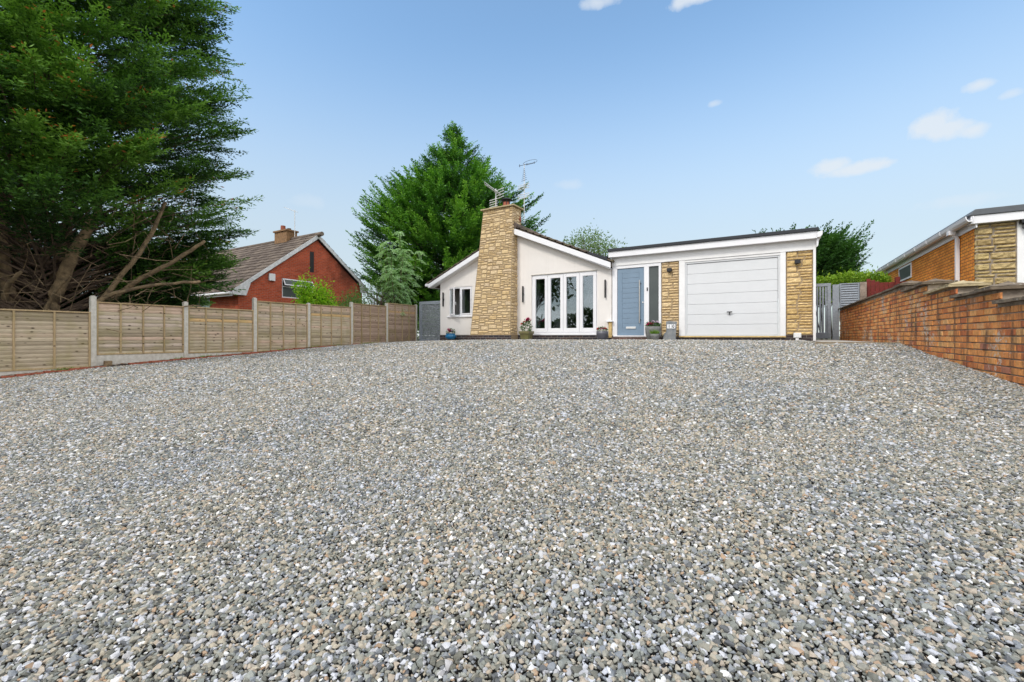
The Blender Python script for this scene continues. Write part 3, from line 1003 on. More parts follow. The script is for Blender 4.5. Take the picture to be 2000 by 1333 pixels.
mb.box(WIN[0] - .09, WIN[1] + .03, FY - .05, FY + .10, WIN[2] - .045, WIN[2] - .005)
mb.build('sill', M['white'], win, bevel=.006)

# folding doors
mb = MB()
frame(mb, BIF[0], BIF[1], BIF[2] + .05, BIF[3], .035, FY + .04, FY + .12)
mb.box(BIF[0] - .01, BIF[1] + .01, FY - .03, FY + .13, BIF[2] - .01, BIF[2] + .05)
bif = mb.build('folding_doors', M['white'], H, bevel=.004)
lw = (BIF[1] - BIF[0] - .07) / 4
for k in range(4):
    x0 = BIF[0] + .035 + k * lw + .004
    x1 = x0 + lw - .008
    mb = MB()
    frame(mb, x0, x1, BIF[2] + .088, BIF[3] - .038, .108, FY + .02, FY + .085, .135)
    mb.build('door_leaf', M['white'], bif, bevel=.006)
    mb = MB()
    mb.box(x0 + .10, x1 - .10, FY + .05, FY + .06, BIF[2] + .2, BIF[3] - .14)
    mb.build('pane', M['glass'], bif)
mb = MB()                                             # cream drip line over the opening
mb.box(BIF[0] - .02, BIF[1] + .02, FY - .012, FY + .05, BIF[3] + .001, BIF[3] + .018)
mb.build('lintel_trim', M['concrete'], H)

# garage wing: stone piers, door, front door screen
mb = MB()
mb.box(-2.74, -2.245, FY + .02, FY + .30, -.35, 2.20)
mb.build('wall', M['mortar'], H)
mb = MB()
mb.box(.41, .985, FY + .02, FY + .30, .03, 2.22)
mb.box(.735, .985, FY + .30, 19.6, -.3, 2.5)
mb.build('wall', M['mortar'], H)
mb = MB()
mb.box(.395, 1.0, FY - .012, FY + .3, -.35, .03)
mb.build('plinth', M['plinth'], H)
mb = MB()
mb.box(-2.245, .40, FY + .005, FY + .2, -.35, -.03)
mb.box(-2.745, -2.245, FY - .012, FY + .02, -.35, -.02)
mb.build('plinth', M['plinth'], H)
mb = MB()
mb.box(-2.24, .405, FY - .03, FY + .2, -.03, .005)
mb.build('threshold', M['stone2'], H)
rng = random.Random(5)
for (xa, xb, za, zb_) in [(-2.74, -2.245, -.02, 2.20), (.41, .985, .03, 2.22)]:
    mb = MB()
    W_, H_ = xb - xa, zb_ - za
    bl = []
    v = 0.0
    while v < H_ - .03:
        h = rng.choice([.075, .09, .13, .15, .16, .17])
        if v + h > H_ - .05: h = H_ - v
        if h > .12 and rng.random() < .55:
            s = rng.uniform(.38, .62)
            bl.append((0, s, v / H_, (v + h) / H_))
            hm = h * rng.uniform(.4, .6)
            bl.append((s, 1, v / H_, (v + hm) / H_))
            bl.append((s, 1, (v + hm) / H_, (v + h) / H_))
        else:
            s = rng.uniform(.3, .7)
            bl.append((0, s, v / H_, (v + h) / H_))
            bl.append((s, 1, v / H_, (v + h) / H_))
        v += h
    if xa > 0: bl = [(1 - b2, 1 - a2, c2, d2) if rng.random() < 0 else (a2, b2, c2, d2) for a2, b2, c2, d2 in bl]
    lay_blocks(mb, bl, W_, H_, lambda u, v2, d, xa=xa, W_=W_, za=za, H_=H_: (xa + u * W_, FY + .02 - d, za + v2 * H_), rng, joint=.005, depth=.027, rough=.020, res=.028)
    mb.build('stone_pier', M['stone2'] if xa > 0 else M['stone'], H)

mb = MB()                                             # frieze board above the openings, corner boards
mb.box(-4.25, .998, FY - .04, FY + .1, 2.20, 2.50)
mb.box(.988, 1.045, FY - .05, FY + .06, -.13, 2.47)
mb.box(-2.235, -2.075, FY - .035, FY + .12, .005, 2.195)
mb.box(.275, .40, FY - .035, FY + .12, .005, 2.195)
mb.box(-2.075, .275, FY - .02, FY + .12, 2.135, 2.195)
mb.build('fascia', M['whiteboard'], H, bevel=.004)
mb = MB()
mb.box(-4.30, 1.06, 13.22, 13.25, 2.455, 2.63)
mb.box(-4.30, 1.06, 13.25, 13.40, 2.455, 2.47)
mb.box(1.03, 1.06, 13.25, 19.8, 2.455, 2.63)
mb.build('roof_board', M['white'], H, bevel=.004)
mb = MB()
mb.box(-4.32, 1.08, 13.19, 19.8, 2.632, 2.70)
mb.box(-4.32, 1.09, 13.18, 13.24, 2.632, 2.72)
mb.build('flat_roof', M['darkgrey'], H, bevel=.006)
mb = MB()                                             # gutter along the garage side seen end-on
mb.prism([(1.06, 2.60), (1.17, 2.62), (1.165, 2.53), (1.11, 2.47), (1.06, 2.47)], 'Y', 13.18, 19.8)
mb.prism([(1.05, 2.46), (1.10, 2.46), (1.085, 2.28), (1.05, 2.24)], 'Y', 13.28, 13.36)
mb.build('gutter', M['white'], H)
mb = MB()                                             # flashing where the two roofs meet
mb.box(-4.75, -4.325, 13.175, 13.5, 2.49, 2.50, mat=None)
mb.prism([(-4.95, 2.63), (-4.33, 2.36), (-4.33, 2.47), (-4.95, 2.70)], 'Y', 13.16, 13.6)
mb.build('flashing', M['darkgrey'], H)

# garage door
GD = (-2.075, .275, .012, 2.135)
mb = MB()
frame(mb, GD[0], GD[1], GD[2], GD[3], .045, FY + .0, FY + .06, .012)
gd = mb.build('garage_door', M['garage'], H, bevel=.003)
nb_ = 7
hh = (GD[3] - GD[2] - .07) / nb_
mb = MB()
for k in range(nb_):
    z0 = GD[2] + .016 + k * hh
    mb.box(GD[0] + .052, GD[1] - .052, FY + .025, FY + .055, z0 + .005, z0 + hh - .005)
mb.box(GD[0] + .05, GD[1] - .05, FY + .038, FY + .06, GD[2] + .013, GD[3] - .048)
mb.build('door_panel', M['garage'], gd, bevel=.005)
mb = MB()
mb.tube([(-.916, FY + .03, .665), (-.916, FY - .03, .665)], .016, 10)
mb.box(-.985, -.85, FY - .045, FY - .025, .655, .683)
mb.box(-.925, -.908, FY - .02, FY + .02, .59, .655)
mb.build('handle', M['black'], gd, bevel=.003)

# front door
DX0, DX1 = -4.075, -3.245
mb = MB()
mb.box(-4.23, DX0, FY - .02, FY + .10, .02, 2.20)
mb.box(DX1, -3.10, FY - .02, FY + .10, .02, 2.198)
mb.box(-2.815, -2.745, FY - .02, FY + .10, .02, 2.198)
mb.box(DX0, DX1, FY - .02, FY + .10, 2.105, 2.198)
mb.box(-3.10, -2.815, FY - .02, FY + .10, 2.105, 2.198)
mb.box(-4.20, -2.80, FY - .045, FY + .12, -.015, .02)
mb.box(-3.10, -2.815, FY - .02, FY + .10, .02, .07)
fr = mb.build('door_frame', M['white'], H, bevel=.004)
mb = MB()
mb.box(-3.10, -2.815, FY + .03, FY + .04, .07, 2.105)
mb.build('side_light', M['frosted'], H)
mb = MB()
mb.box(DX0 + .006, DX1 - .006, FY + .02, FY + .06, .025, 2.10)
frame(mb, DX0 + .006, DX1 - .006, .025, 2.10, .145, FY + .008, FY + .02, .215)
for k in range(11):
    h_ = (2.10 - .145 - .24) / 11
    z0 = .24 + k * h_
    mb.box(DX0 + .155, DX1 - .155, FY + .010, FY + .02, z0 + .004, z0 + h_ - .003)
door = mb.build('front_door', M['doorblue'], H, bevel=.003)
mb = MB()
mb.tube([(-3.375, FY - .05, .40), (-3.375, FY - .05, 1.71)], .017, 12)
mb.build('pull_handle', M['steel'], door, smooth=False)
mb = MB()
for z in (.5, 1.6):
    mb = MB()
    mb.tube([(-3.375, FY - .05, z), (-3.34, FY + .01, z)], .012, 8)
    mb.build('handle_bracket', M['black'], door)
mb = MB()
mb.box(-3.80, -3.50, FY - .012, FY + .008, .228, .292)
mb.build('letterbox', M['alum'], door, bevel=.004)
mb = MB()
mb.lathe((0, 0, 0), [(.025, 0), (.022, .012), (.01, .018)], 14)
lk = mb.build('lock', M['alum'], door)
for v in lk.data.vertices:
    x, y, z = v.co + org(H)
    v.co = Vector((-3.285 + x, FY - .0 - z, 1.03 + y)) - org(H)
mb = MB()
mb.box(-3.163, -3.128, FY - .04, FY - .02, 1.365, 1.475)
bell = mb.build('doorbell', M['black'], H, bevel=.012)
mb = MB()
mb.box(-4.25, -2.75, FY - .07, FY + .05, -.35, -.017)
mb.build('doorstep', M['stepbrick'], H)
mb = MB()                                             # little boxed-in stub beside the door with its white cap
mb.box(-4.325, -4.235, FY - .10, FY + .0, -.05, .45)
mb.build('stone_stub', M['stone2'], H)
mb = MB()
mb.box(-4.40, -4.19, FY - .14, FY - .0, .45, .485)
mb.build('stub_cap', M['white'], H, bevel=.006)


# ------------------------------------------------------------------ lights on the walls
def slim_light(x, z0, z1, label):
    t_ = thing('wall_light', (x, FY, z0), label, 'wall light', 'slim black wall lights')
    m_ = MB()
    m_.box(x - .022, x + .022, FY - .075, FY - .03, z0, z1)
    m_.build('lamp_body', M['black'], t_, bevel=.004)
    m_ = MB()
    zc = (z0 + z1) / 2
    m_.box(x - .015, x + .015, FY - .03, FY - .001, zc - .04, zc + .04)
    m_.build('bracket', M['black'], t_)


slim_light(-11.04, 1.17, 1.72, 'slim black bar light left of the open window, nearest the grey gate')
slim_light(-7.44, 1.19, 1.76, 'slim black bar light between the stone chimney and the folding doors')
slim_light(-4.45, 1.22, 1.79, 'slim black bar light between the folding doors and the blue front door')


def square_light(x, z, label):
    t_ = thing('wall_light', (x, FY, z), label, 'wall light', 'small square black wall lights')
    m_ = MB()
    m_.box(x - .065, x + .065, FY - .11, FY - .015, z - .05, z + .05)
    m_.build('lamp_body', M['black'], t_, bevel=.004)
    m_ = MB()
    m_.box(x - .045, x + .045, FY - .09, FY - .035, z - .056, z - .05)
    m_.build('lens', M['darkgrey'], t_)


square_light(-2.50, 1.95, 'small square black light on the stone pier beside the front door')
square_light(.655, 1.92, 'small square black light on the stone pier right of the garage door')

fl = thing('floodlight', (.65, FY, 0), 'small white lamp box low on the dark plinth right of the garage', 'floodlight')
mb = MB()
mb.box(.565, .735, FY - .13, FY - .05, -.045, .085)
mb.build('lamp_body', M['alum'], fl, bevel=.01)
mb = MB()
mb.box(.61, .68, FY - .12, FY - .013, -.14, -.046)
mb.build('bracket', M['white'], fl, bevel=.004)
mb = MB()
mb.box(.58, .72, FY - .134, FY - .13, -.03, .07)
mb.build('lens', M['tilewhite'], fl)


# ------------------------------------------------------------------ aerials
def yagi(mb, c, d, length, n, w, vertical=False, mast=None):
    d = Vector(d).normalized()
    side = Vector((0, 0, 1)) if vertical else d.cross(Vector((0, 0, 1))).normalized()
    c = Vector(c)
    mb.tube([c - d * length * .35, c + d * length * .65], .008, 6)
    for k in range(n):
        p = c + d * length * (-.3 + .95 * k / (n - 1))
        q = w * (1 - .3 * k / n)
        mb.tube([p - side * q, p + side * q], .010, 5)


mb = MB()
mb.tube([(-8.62, 13.45, CZ1 + .05), (-8.62, 13.45, 5.42)], .018, 8)
a1 = mb.build('tv_aerial', M['alum'], None, loc=(-8.62, 13.45, CZ1 + .05))
tag(a1, 'white multi-element aerial on a short pole at the left of the chimney top', 'aerial')
mb = MB()
yagi(mb, (-8.62, 13.40, 5.36), (-.75, -.1, .62), .75, 13, .17)
yagi(mb, (-8.62, 13.40, 5.30), (-.75, -.5, .62), .7, 12, .13)
for k in range(5):
    z = CZ1 + .10 + k * .085
    mb.tube([(-8.86, 13.40, z), (-8.50, 13.36, z + .02)], .014, 5)
for k in range(4):
    z = 5.02 + k * .10
    mb.tube([(-8.60, 13.42, z), (-8.22, 13.36, z + .04)], .014, 5)
mb.build('elements', M['alum'], a1)
mb = MB()
mb.tube([(-7.60, 13.76, 4.1), (-7.60, 13.76, 6.24)], .012, 8)
a2 = mb.build('tv_aerial', M['alum'], None, loc=(-7.60, 13.76, 4.1))
tag(a2, 'tall thin aerial mast rising behind the right side of the chimney', 'aerial')
mb = MB()
for z in (4.98, 5.05, 5.12, 5.32, 5.39, 5.46):
    mb.tube([(-7.86, 13.74, z), (-7.36, 13.70, z + .015)], .012, 5)
mb.build('elements', M['alum'], a2)
mb = MB()
yagi(mb, (-7.60, 13.76, 6.2), (.93, .1, .04), .6, 3, .05, True)
mb.tube([(-7.62 + .0, 13.7, 6.22)] + [(-7.32 + .28 * math.cos(w), 13.7, 6.22 + .07 * math.sin(w)) for w in np.linspace(math.pi, -math.pi, 18)], .006, 5)
for k in range(7):
    mb.tube([(-7.60 - .11 + .015 * k, 13.75, 5.62 + .07 * k), (-7.60 + .13 - .015 * k, 13.72, 5.64 + .07 * k)], .007, 5)
mb.build('elements', M['black'], a2)
mb = MB()
mb.box(-7.695, -7.655, 13.55, 13.64, 4.12, 4.30)
mb.build('bracket', M['terracotta'], a2)


# ------------------------------------------------------------------ stepped brick garden wall on the right
WX = 2.03
WT = .22
gw = thing('garden_wall', (WX + .11, 8, -.3), 'stepped orange brick boundary wall with mossy coping along the right of the drive', 'wall')
steps = [(17.75, 9.93, .875), (9.93, 8.67, .765), (8.67, 7.58, .62), (7.58, 6.38, .475), (6.38, 5.2, .33), (5.2, 4.0, .185), (4.0, 2.8, .04), (2.8, 1.6, -.10), (1.6, .4, -.25)]
rng = random.Random(21)
mb = MB()
core = MB()
for (ya, yb, zt) in steps:
    core.box(WX + .012, WX + WT, yb, ya, -1.5, zt - .001)
z = -1.50
row = 0
while z < .87:
    off = .1 * (row % 2)
    y = .4 - off
    while y < 17.75:
        y0, y1 = y + .005, y + .195
        mid = (y0 + y1) / 2
        zt = [s for s in steps if s[1] <= mid < s[0]]
        ztop = zt[0][2] if zt else -9
        if z + .06 < ztop and z + .08 > gz1(WX, mid) - .2:
            zb, z1 = z + .005, min(z + .070, ztop)
            pr = rng.uniform(-.003, .004)
            tint = min(1, max(0, rng.gauss(.45, .28)))
            base = len(mb.v)
            xf = WX - pr
            c_ = .005
            j = [rng.uniform(-.002, .002) for _ in range(8)]
            for (a, b2, x) in [(y0, zb, WX + .014), (y1, zb, WX + .014), (y1, z1, WX + .014), (y0, z1, WX + .014)]:
                mb.v.append((x, a, b2))
            for q, (a, b2) in enumerate([(y0 + c_, zb + c_), (y1 - c_, zb + c_), (y1 - c_, z1 - c_), (y0 + c_, z1 - c_)]):
                mb.v.append((xf, a + j[q], b2 + j[q + 4]))
            mb.f.append((base + 4, base + 7, base + 6, base + 5)); mb.t.append(tint)
            for q in range(4):
                q2 = (q + 1) % 4
                mb.f.append((base + q, base + 4 + q, base + 4 + q2, base + q2)); mb.t.append(tint)
        y += .2
    z += .075
    row += 1
mb.build('brickwork', M['wallbrick'], gw)
core.build('mortar_joints', M['mortar2'], gw)
# the pier ends that show above each lower length of wall
for k, (ya, yb, zt) in enumerate(steps):
    znext = steps[k + 1][2] if k + 1 < len(steps) else -1
    mb = MB()
    n = max(1, int(round((ya - yb) / .62)))
    for q in range(n):
        a = yb + (.30 if q == 0 else 0) + (ya - yb - .30) * q / n if q == 0 else yb + .30 + (ya - yb - .30) * q / n
        b2 = yb + .30 + (ya - yb - .30) * (q + 1) / n
        dz = [rng.uniform(-.004, .004) for _ in range(2)]
        x0_, x1_ = WX - .045 + rng.uniform(-.004, .004), WX + WT + .045
        # slabs with a weathered, slightly sloping top
        seg = 5
        pts = []
        for s in range(seg + 1):
            yy = a + .003 + (b2 - a - .006) * s / seg
            pts.append((yy, [rng.uniform(-.004, .004) for _ in range(4)]))
        base = len(mb.v)
        for yy, w in pts:
            mb.v += [(x0_ + w[0], yy, zt + dz[0]), (x0_ + w[1], yy, zt + .030 + dz[0]), (WX + WT / 2, yy, zt + .050 + dz[0] + w[2]), (x1_, yy, zt + .032), (x1_, yy, zt)]
        for s in range(seg):
            for e in range(5):
                e2 = (e + 1) % 5
                mb.f.append((base + s * 5 + e, base + s * 5 + e2, base + (s + 1) * 5 + e2, base + (s + 1) * 5 + e)); mb.t.append(rng.random())
        mb.f.append(tuple(base + e for e in reversed(range(5)))); mb.t.append(.5)
        mb.f.append(tuple(base + seg * 5 + e for e in range(5))); mb.t.append(.5)
    clean = k == 2
    mb.build('coping', M['coping2'] if clean else M['coping'], gw)
    # pyramid cap over the pier at the near end
    mb = MB()
    y0, y1 = yb - .06, yb + .36
    x0_, x1_ = WX - .07, WX + WT + .10
    ni = 6
    base = len(mb.v)
    for j in range(ni + 1):
        for i in range(ni + 1):
            u, v = i / ni, j / ni
            e = min(u, 1 - u, v, 1 - v) * 2
            mb.v.append((x0_ + (x1_ - x0_) * u, y0 + (y1 - y0) * v, zt + .036 + .062 * e + .010 * mnoise.noise(Vector((u * 5, v * 5, k * 3.1)))))
    for j in range(ni):
        for i in range(ni):
            p = base + j * (ni + 1) + i
            mb.f.append((p, p + 1, p + ni + 2, p + ni + 1)); mb.t.append(rng.random())
    mb.box(x0_ + .003, x1_ - .003, y0 + .003, y1 - .003, zt + .003, zt + .038)
    mb.build('pier_cap', M['coping2'] if clean else M['coping'], gw)

# side path and its timber edging
mb = MB()
for k, (a, b2) in enumerate([(10.35, 11.25), (11.3, 12.2), (12.25, 13.3), (13.35, 15.5), (15.55, 17.7)]):
    mb.box(.95 if k < 3 else 1.10, 1.75, a, b2, -.20, -.112)
o = mb.build('path', M['pathslab'], bevel=.006)
tag(o, kind='structure')
ed = MB()
ed.box(.78, 2.02, 10.085, 10.115, -.26, -.108)
o = ed.build('edging_board', M['edgewood'], loc=(1.4, 10.1, -.26), bevel=.004)
tag(o, 'low timber edging board across the end of the side path by the brick wall', 'edging')

# ------------------------------------------------------------------ gate beside the garage
GY = 17.8
g = thing('side_gate', (1.35, GY, -.12), 'tall grey slatted gate between the garage and the brick wall', 'gate')
mb = MB()
frame(mb, .90, 1.80, -.08, 1.76, .10, GY - .03, GY + .03, .20)
mb.build('gate_frame', M['gategrey'], g, bevel=.004)
mb = MB()
for k in range(9):
    x = 1.015 + k * .078
    mb.box(x, x + .050, GY - .012, GY + .012, .12, 1.66)
mb.build('slats', M['gategrey'], g)
mb = MB()
mb.box(1.085, 1.115, GY - .06, GY - .03, .72, .88)
mb.box(1.03, 1.17, GY - .09, GY - .06, .80, .83)
mb.build('latch', M['black'], g, bevel=.003)
mb = MB()
mb.box(1.84, 2.015, GY - .05, GY + .05, -.35, 1.70)
o = mb.build('gate_post', M['gategrey'], loc=(1.95, GY, -.12), bevel=.006)
tag(o, 'square grey gate post against the end of the brick wall', 'gate post')
g = thing('louvre_panel', (2.3, GY + .1, .7), 'grey horizontal louvre fence panel standing behind the end of the brick wall', 'fence panel')
mb = MB()
frame(mb, 2.04, 2.56, .5, 1.74, .035, GY + .08, GY + .13)
mb.build('panel_frame', M['gategrey'], g)
mb = MB()
for k in range(15):
    z = .56 + k * .077
    mb.quad((2.075, GY + .085, z), (2.525, GY + .085, z), (2.525, GY + .125, z + .07), (2.075, GY + .125, z + .07))
    mb.quad((2.075, GY + .09, z - .01), (2.525, GY + .09, z - .01), (2.525, GY + .085, z), (2.075, GY + .085, z))
mb.build('louvres', M['gategrey'], g)
mb = MB()
mb.box(2.57, 2.74, GY + .04, GY + .18, -.2, 1.75)
o = mb.build('timber_post', simple('weathered_post', (.40, .33, .27), .9, .3, 9, .003), loc=(2.65, GY + .1, -.2), bevel=.006)
tag(o, 'weathered bare timber post between the grey louvre panel and the red fence', 'fence post')
g = thing('red_fence', (3.6, GY + .2, -.1), 'dark red stained close board fence with raised ends behind the brick wall', 'fence')
mb = MB()
rng = random.Random(9)
x = 2.76
while x < 4.6:
    e = min(x - 2.76, 4.55 - x)
    top = 1.72 + max(0, .14 * (1 - e / .30)) ** 1.0 * (1 if e < .3 else 0)
    mb.box(x, x + .105, GY + .20 + rng.uniform(0, .012), GY + .225, -.2, top, tint=rng.random())
    x += .11
mb.build('boards', M['redfence'], g, bevel=.003)
mb = MB()
mb.box(2.76, 4.62, GY + .235, GY + .28, 1.45, 1.53)
mb.box(2.76, 4.62, GY + .235, GY + .28, .45, .53)
mb.build('rail', M['redfence'], g)
mb = MB()
mb.box(3.45, 3.56, GY + .06, GY + .19, -.2, 1.86)
mb.build('post', M['redfence'], g, bevel=.005)

# ------------------------------------------------------------------ left boundary: posts, lap panels, gravel boards
dirv = Vector((FX(15.2) - FX(3.76), 15.2 - 3.76, 0)).normalized()
YAW = math.atan2(dirv.y, dirv.x)
SP = 11.457 / 6
names = ['first', 'second', 'third', 'fourth', 'fifth', 'sixth', 'seventh', 'eighth', 'ninth']
PT = {-2: .55, -1: .62, 0: .945, 1: .94, 2: 1.20, 3: 1.165, 4: 1.33, 5: 1.41, 6: 1.48}
PANEL = {-2: (.35, -.95), -1: (.56, -.72), 0: (.81, -.44), 1: (.81, -.47), 2: (1.11, -.49), 3: (1.13, -.42), 4: (1.29, -.39), 5: (1.43, -.31)}


def fpos(k):
    p = Vector((FX(3.76), 3.76, 0)) + dirv * (SP * k)
    return p


post_lab = {-2: 'concrete fence post out beyond the left edge', -1: 'concrete fence post at the far left end of the lap fence',
            0: 'tall concrete fence post beside the lowest lap panel, nearest the big cypress', 1: 'concrete fence post between the two low green-tinged lap panels',
            2: 'concrete fence post where the fence steps up in front of the brick house', 3: 'concrete fence post just left of the dark low bushes, below the lime shrub',
            4: 'concrete fence post right of the dark low bushes', 5: 'concrete fence post below the pale sapling', 6: 'last concrete fence post, next to the grey gate'}
GB = {-2: 'fence panel beyond the left edge', -1: 'lowest fence panel by the cypress trunks', 0: 'low pale panel, the tallest board in view', 1: 'panel below the small green window',
      2: 'panel below the lime shrub', 3: 'panel before the dark low bushes', 4: 'brown panel before the twiggy shrub', 5: 'brown panel nearest the grey gate'}
for k in range(-2, 7):
    p = fpos(k)
    hgt = PT[k] - (gz1(p.x, p.y) - .2)
    mb = MB()
    Rm = Matrix.Translation((p.x, p.y, 0)) @ Matrix.Rotation(YAW, 4, 'Z')
    z0 = gz1(p.x, p.y) - .2
    base = len(mb.v)
    mb.box(-.05, .05, -.055, .055, z0, PT[k] - .02, mat=Rm)
    mb.box(-.035, .035, -.04, .04, PT[k] - .02, PT[k], mat=Rm)
    o = mb.build('concrete_post', M['concrete'], loc=(p.x, p.y, z0), bevel=.008)
    tag(o, post_lab[k], 'fence post', 'concrete posts of the left fence')
pan_lab = {-2: 'lap fence panel beyond the left edge', -1: 'lowest green-tinged lap fence panel, in front of the cypress trunks',
           0: 'low pale lap fence panel standing on a concrete gravel board, under the cypress boughs', 1: 'lap fence panel with a yellow strip below the small green window',
           2: 'lap fence panel that steps up below the lime shrub and brick gable', 3: 'lap fence panel in front of the dark low bushes',
           4: 'brown wavy lap fence panel in front of the twiggy shrub', 5: 'brown wavy lap fence panel nearest the grey gate'}
for k in range(-2, 6):
    p, q = fpos(k), fpos(k + 1)
    zt, zb = PANEL[k]
    c = (p + q) / 2
    g = thing('fence_panel', (c.x, c.y, zb), pan_lab[k], 'fence panel', 'lap panels of the left fence')
    L = SP - .10
    Rm = Matrix.Translation((c.x, c.y, 0)) @ Matrix.Rotation(YAW, 4, 'Z')     # local x runs away from the road, -y faces the drive
    rng = random.Random(40 + k)
    dark = k >= 4
    nbd = int(round((zt - zb) / .092))
    hb = (zt - zb - .05) / nbd
    mb = MB()
    for b2 in range(nbd):
        z0 = zb + .015 + b2 * hb
        tint = rng.random() * .9
        if k in (1, 3, 5) and b2 == nbd - 4: tint = 1.0
        nseg = 26
        ph = rng.uniform(0, 50)
        base = len(mb.v)
        amp = .016 if dark else .006
        for s in range(nseg + 1):
            xx = -L / 2 + L * s / nseg
            wv = amp * mnoise.noise(Vector((xx * 2.2, ph, 0))) + .004 * mnoise.noise(Vector((xx * 9, ph, 3)))
            for (yy, z_) in [(-.022, z0 - .018 + wv), (-.026, z0 + hb * .25 + wv), (-.004, z0 + hb + .008), (.006, z0 + hb + .008)]:
                mb.v.append(tuple(Rm @ Vector((xx, yy, z_))))
        for s in range(nseg):
            for e in range(3):
                pz = base + s * 4 + e
                mb.f.append((pz, pz + 4, pz + 5, pz + 1)); mb.t.append(tint)
    mb.build('boards', M['lapdark'] if dark else M['lap'], g)
    mb = MB()
    for xx in (-L / 2 + .02, -L / 4, 0, L / 4, L / 2 - .02) if k > -1 else (-L / 2 + .02, -L / 6, L / 6, L / 2 - .02):
        mb.box(xx - .018, xx + .018, -.047, -.024, zb, zt - .03, tint=rng.random(), mat=Rm)
    mb.box(-L / 2, L / 2, -.055, .03, zt - .03, zt, tint=rng.random(), mat=Rm)
    mb.box(-L / 2, L / 2, -.040, -.02, zb - .005, zb + .03, tint=rng.random(), mat=Rm)
    mb.build('battens', M['batten'], g, bevel=.003)
    mb = MB()
    mb.box(-L / 2 - .0, L / 2 + .0, -.028, .028, min(gz1(c.x, c.y) - .45, zb - .3), zb - .007, mat=Rm)
    o = mb.build('gravel_board', M['concrete'], loc=(c.x, c.y, zb - .3), bevel=.004)
    tag(o, 'concrete gravel board under the ' + GB[k], 'gravel board', 'gravel boards of the left fence')

# soil strip, broken bricks and leaf litter along the foot of the fence
ys = np.linspace(-3, 13.5, 150)
V, Fc = [], []
rng = random.Random(3)
for i, y in enumerate(ys):
    w = .34 + .07 * mnoise.noise(Vector((y * 1.7, 0, 0))) - max(0, (y - 9) * .03)
    x0_ = FX(y) + .02
    for j in range(5):
        x = x0_ + w * j / 4
        V.append((x, y, gz1(x, y) + .012 + .02 * (1 - abs(j - 1.5) / 2) + .012 * mnoise.noise(Vector((x * 14, y * 14, 2)))))
for i in range(len(ys) - 1):
    for j in range(4):
        p = i * 5 + j
        Fc.append((p, p + 1, p + 6, p + 5))
o = fastmesh('soil_strip', V, Fc, np.full(len(Fc), .5), M['soil'])
tag(o, kind='structure')
g = thing('brick_edging', (FX(5) + .24, 5, gz1(-13.4, 5)), 'sunken row of broken red edging bricks along the foot of the lap fence', 'edging')
mb = MB()
y = -2.0
while y < 12.2:
    l = rng.uniform(.17, .225)
    if rng.random() < (.93 if y < 8.5 else .4):
        x = FX(y) + .26 + rng.uniform(-.02, .02) - max(0, (y - 8) * .02)
        Rb = Matrix.Translation((x, y + l / 2, gz1(x, y + .1) + .0)) @ Matrix.Rotation(rad(rng.uniform(-6, 6)) - .054, 4, 'Z') @ Matrix.Rotation(rad(rng.uniform(-8, 8)), 4, 'Y')
        mb = MB()
        mb.box(-.085, .085, -l / 2, l / 2, -.06, .045 + rng.uniform(-.008, .015), tint=rng.random(), mat=Rb)
        mb.build('brick', M['terracotta'], g, bevel=.008)
    y += l + .012
n = 2600
rg = np.random.default_rng(8)
yy = rg.uniform(-2, 13.3, n)
xx = FX(yy) + .03 + np.abs(rg.normal(0, .20, n))
xx[:240] = FX(yy[:240]) + rg.uniform(.3, 1.0, 240) ** 2 * 5.0
V, Fc, T = [], [], []
for x, y in zip(xx, yy):
    a = rg.uniform(0, 6.28)
    l, w = rg.uniform(.02, .05), rg.uniform(.006, .018)
    z = gz1(x, y) + (.035 if x < FX(y) + .32 else .016) + rg.uniform(0, .012)
    ca, sa = math.cos(a), math.sin(a)
    i = len(V)
    V += [(x - ca * l, y - sa * l, z), (x + sa * w, y - ca * w, z + .006), (x + ca * l, y + sa * l, z + rg.uniform(0, .015)), (x - sa * w, y + ca * w, z + .004)]
    Fc.append((i, i + 1, i + 2, i + 3))
    T.append(rg.random())
M['litter'] = leafmat('dead_leaf_litter', [(0, (.10, .05, .025)), (.5, (.22, .11, .05)), (1, (.34, .21, .10))], .1)
o = fastmesh('leaf_litter', V, Fc, T, M['litter'])
tag(o, 'brown dead leaf litter scattered along the foot of the fence', 'leaf litter', kind='stuff')
p = fpos(0)
mb = MB()
Rb = Matrix.Translation((p.x + .16, p.y + .22, gz1(p.x, p.y) + .03)) @ Matrix.Rotation(.1, 4, 'Z')
mb.box(-.045, .045, -.07, .07, -.06, .13, mat=Rb)
o = mb.build('timber_block', M['bark'], loc=(p.x + .16, p.y + .22, gz1(p.x, p.y)), bevel=.01)
tag(o, 'short dark offcut of timber at the foot of the fence beside the tall post', 'timber block')

# grey gate between fence and house
LG = 15.28
g = thing('woven_gate', (-13.3, LG, -.25), 'grey painted gate filled with woven horizontal slats left of the bungalow', 'gate')
mb = MB()
frame(mb, -14.02, -12.62, -.25, 1.60, .14, LG - .03, LG + .03, .10)
mb.build('gate_frame', M['gategrey'], g, bevel=.004)
mb = MB()
rng = random.Random(4)
for k in range(27):
    z = -.15 + k * .0595
    ph = (k % 2) * math.pi
    base = len(mb.v)
    ns = 24
    for s in range(ns + 1):
        x = -13.88 + 1.12 * s / ns
        y = LG + .010 * math.sin(s / ns * math.pi * 5 + ph)
        zz_ = z + .004 * mnoise.noise(Vector((x * 3, k, 0)))
        mb.v += [(x, y, zz_), (x, y - .003, zz_ + .047)]
    for s in range(ns):
        mb.f.append((base + 2 * s, base + 2 * s + 2, base + 2 * s + 3, base + 2 * s + 1)); mb.t.append(rng.random())
mb.build('slats', tinted('grey_painted_slats', [(0, (.24, .26, .29)), (1, (.36, .39, .43))], .8, 20, .3, .002), g)
mb = MB()
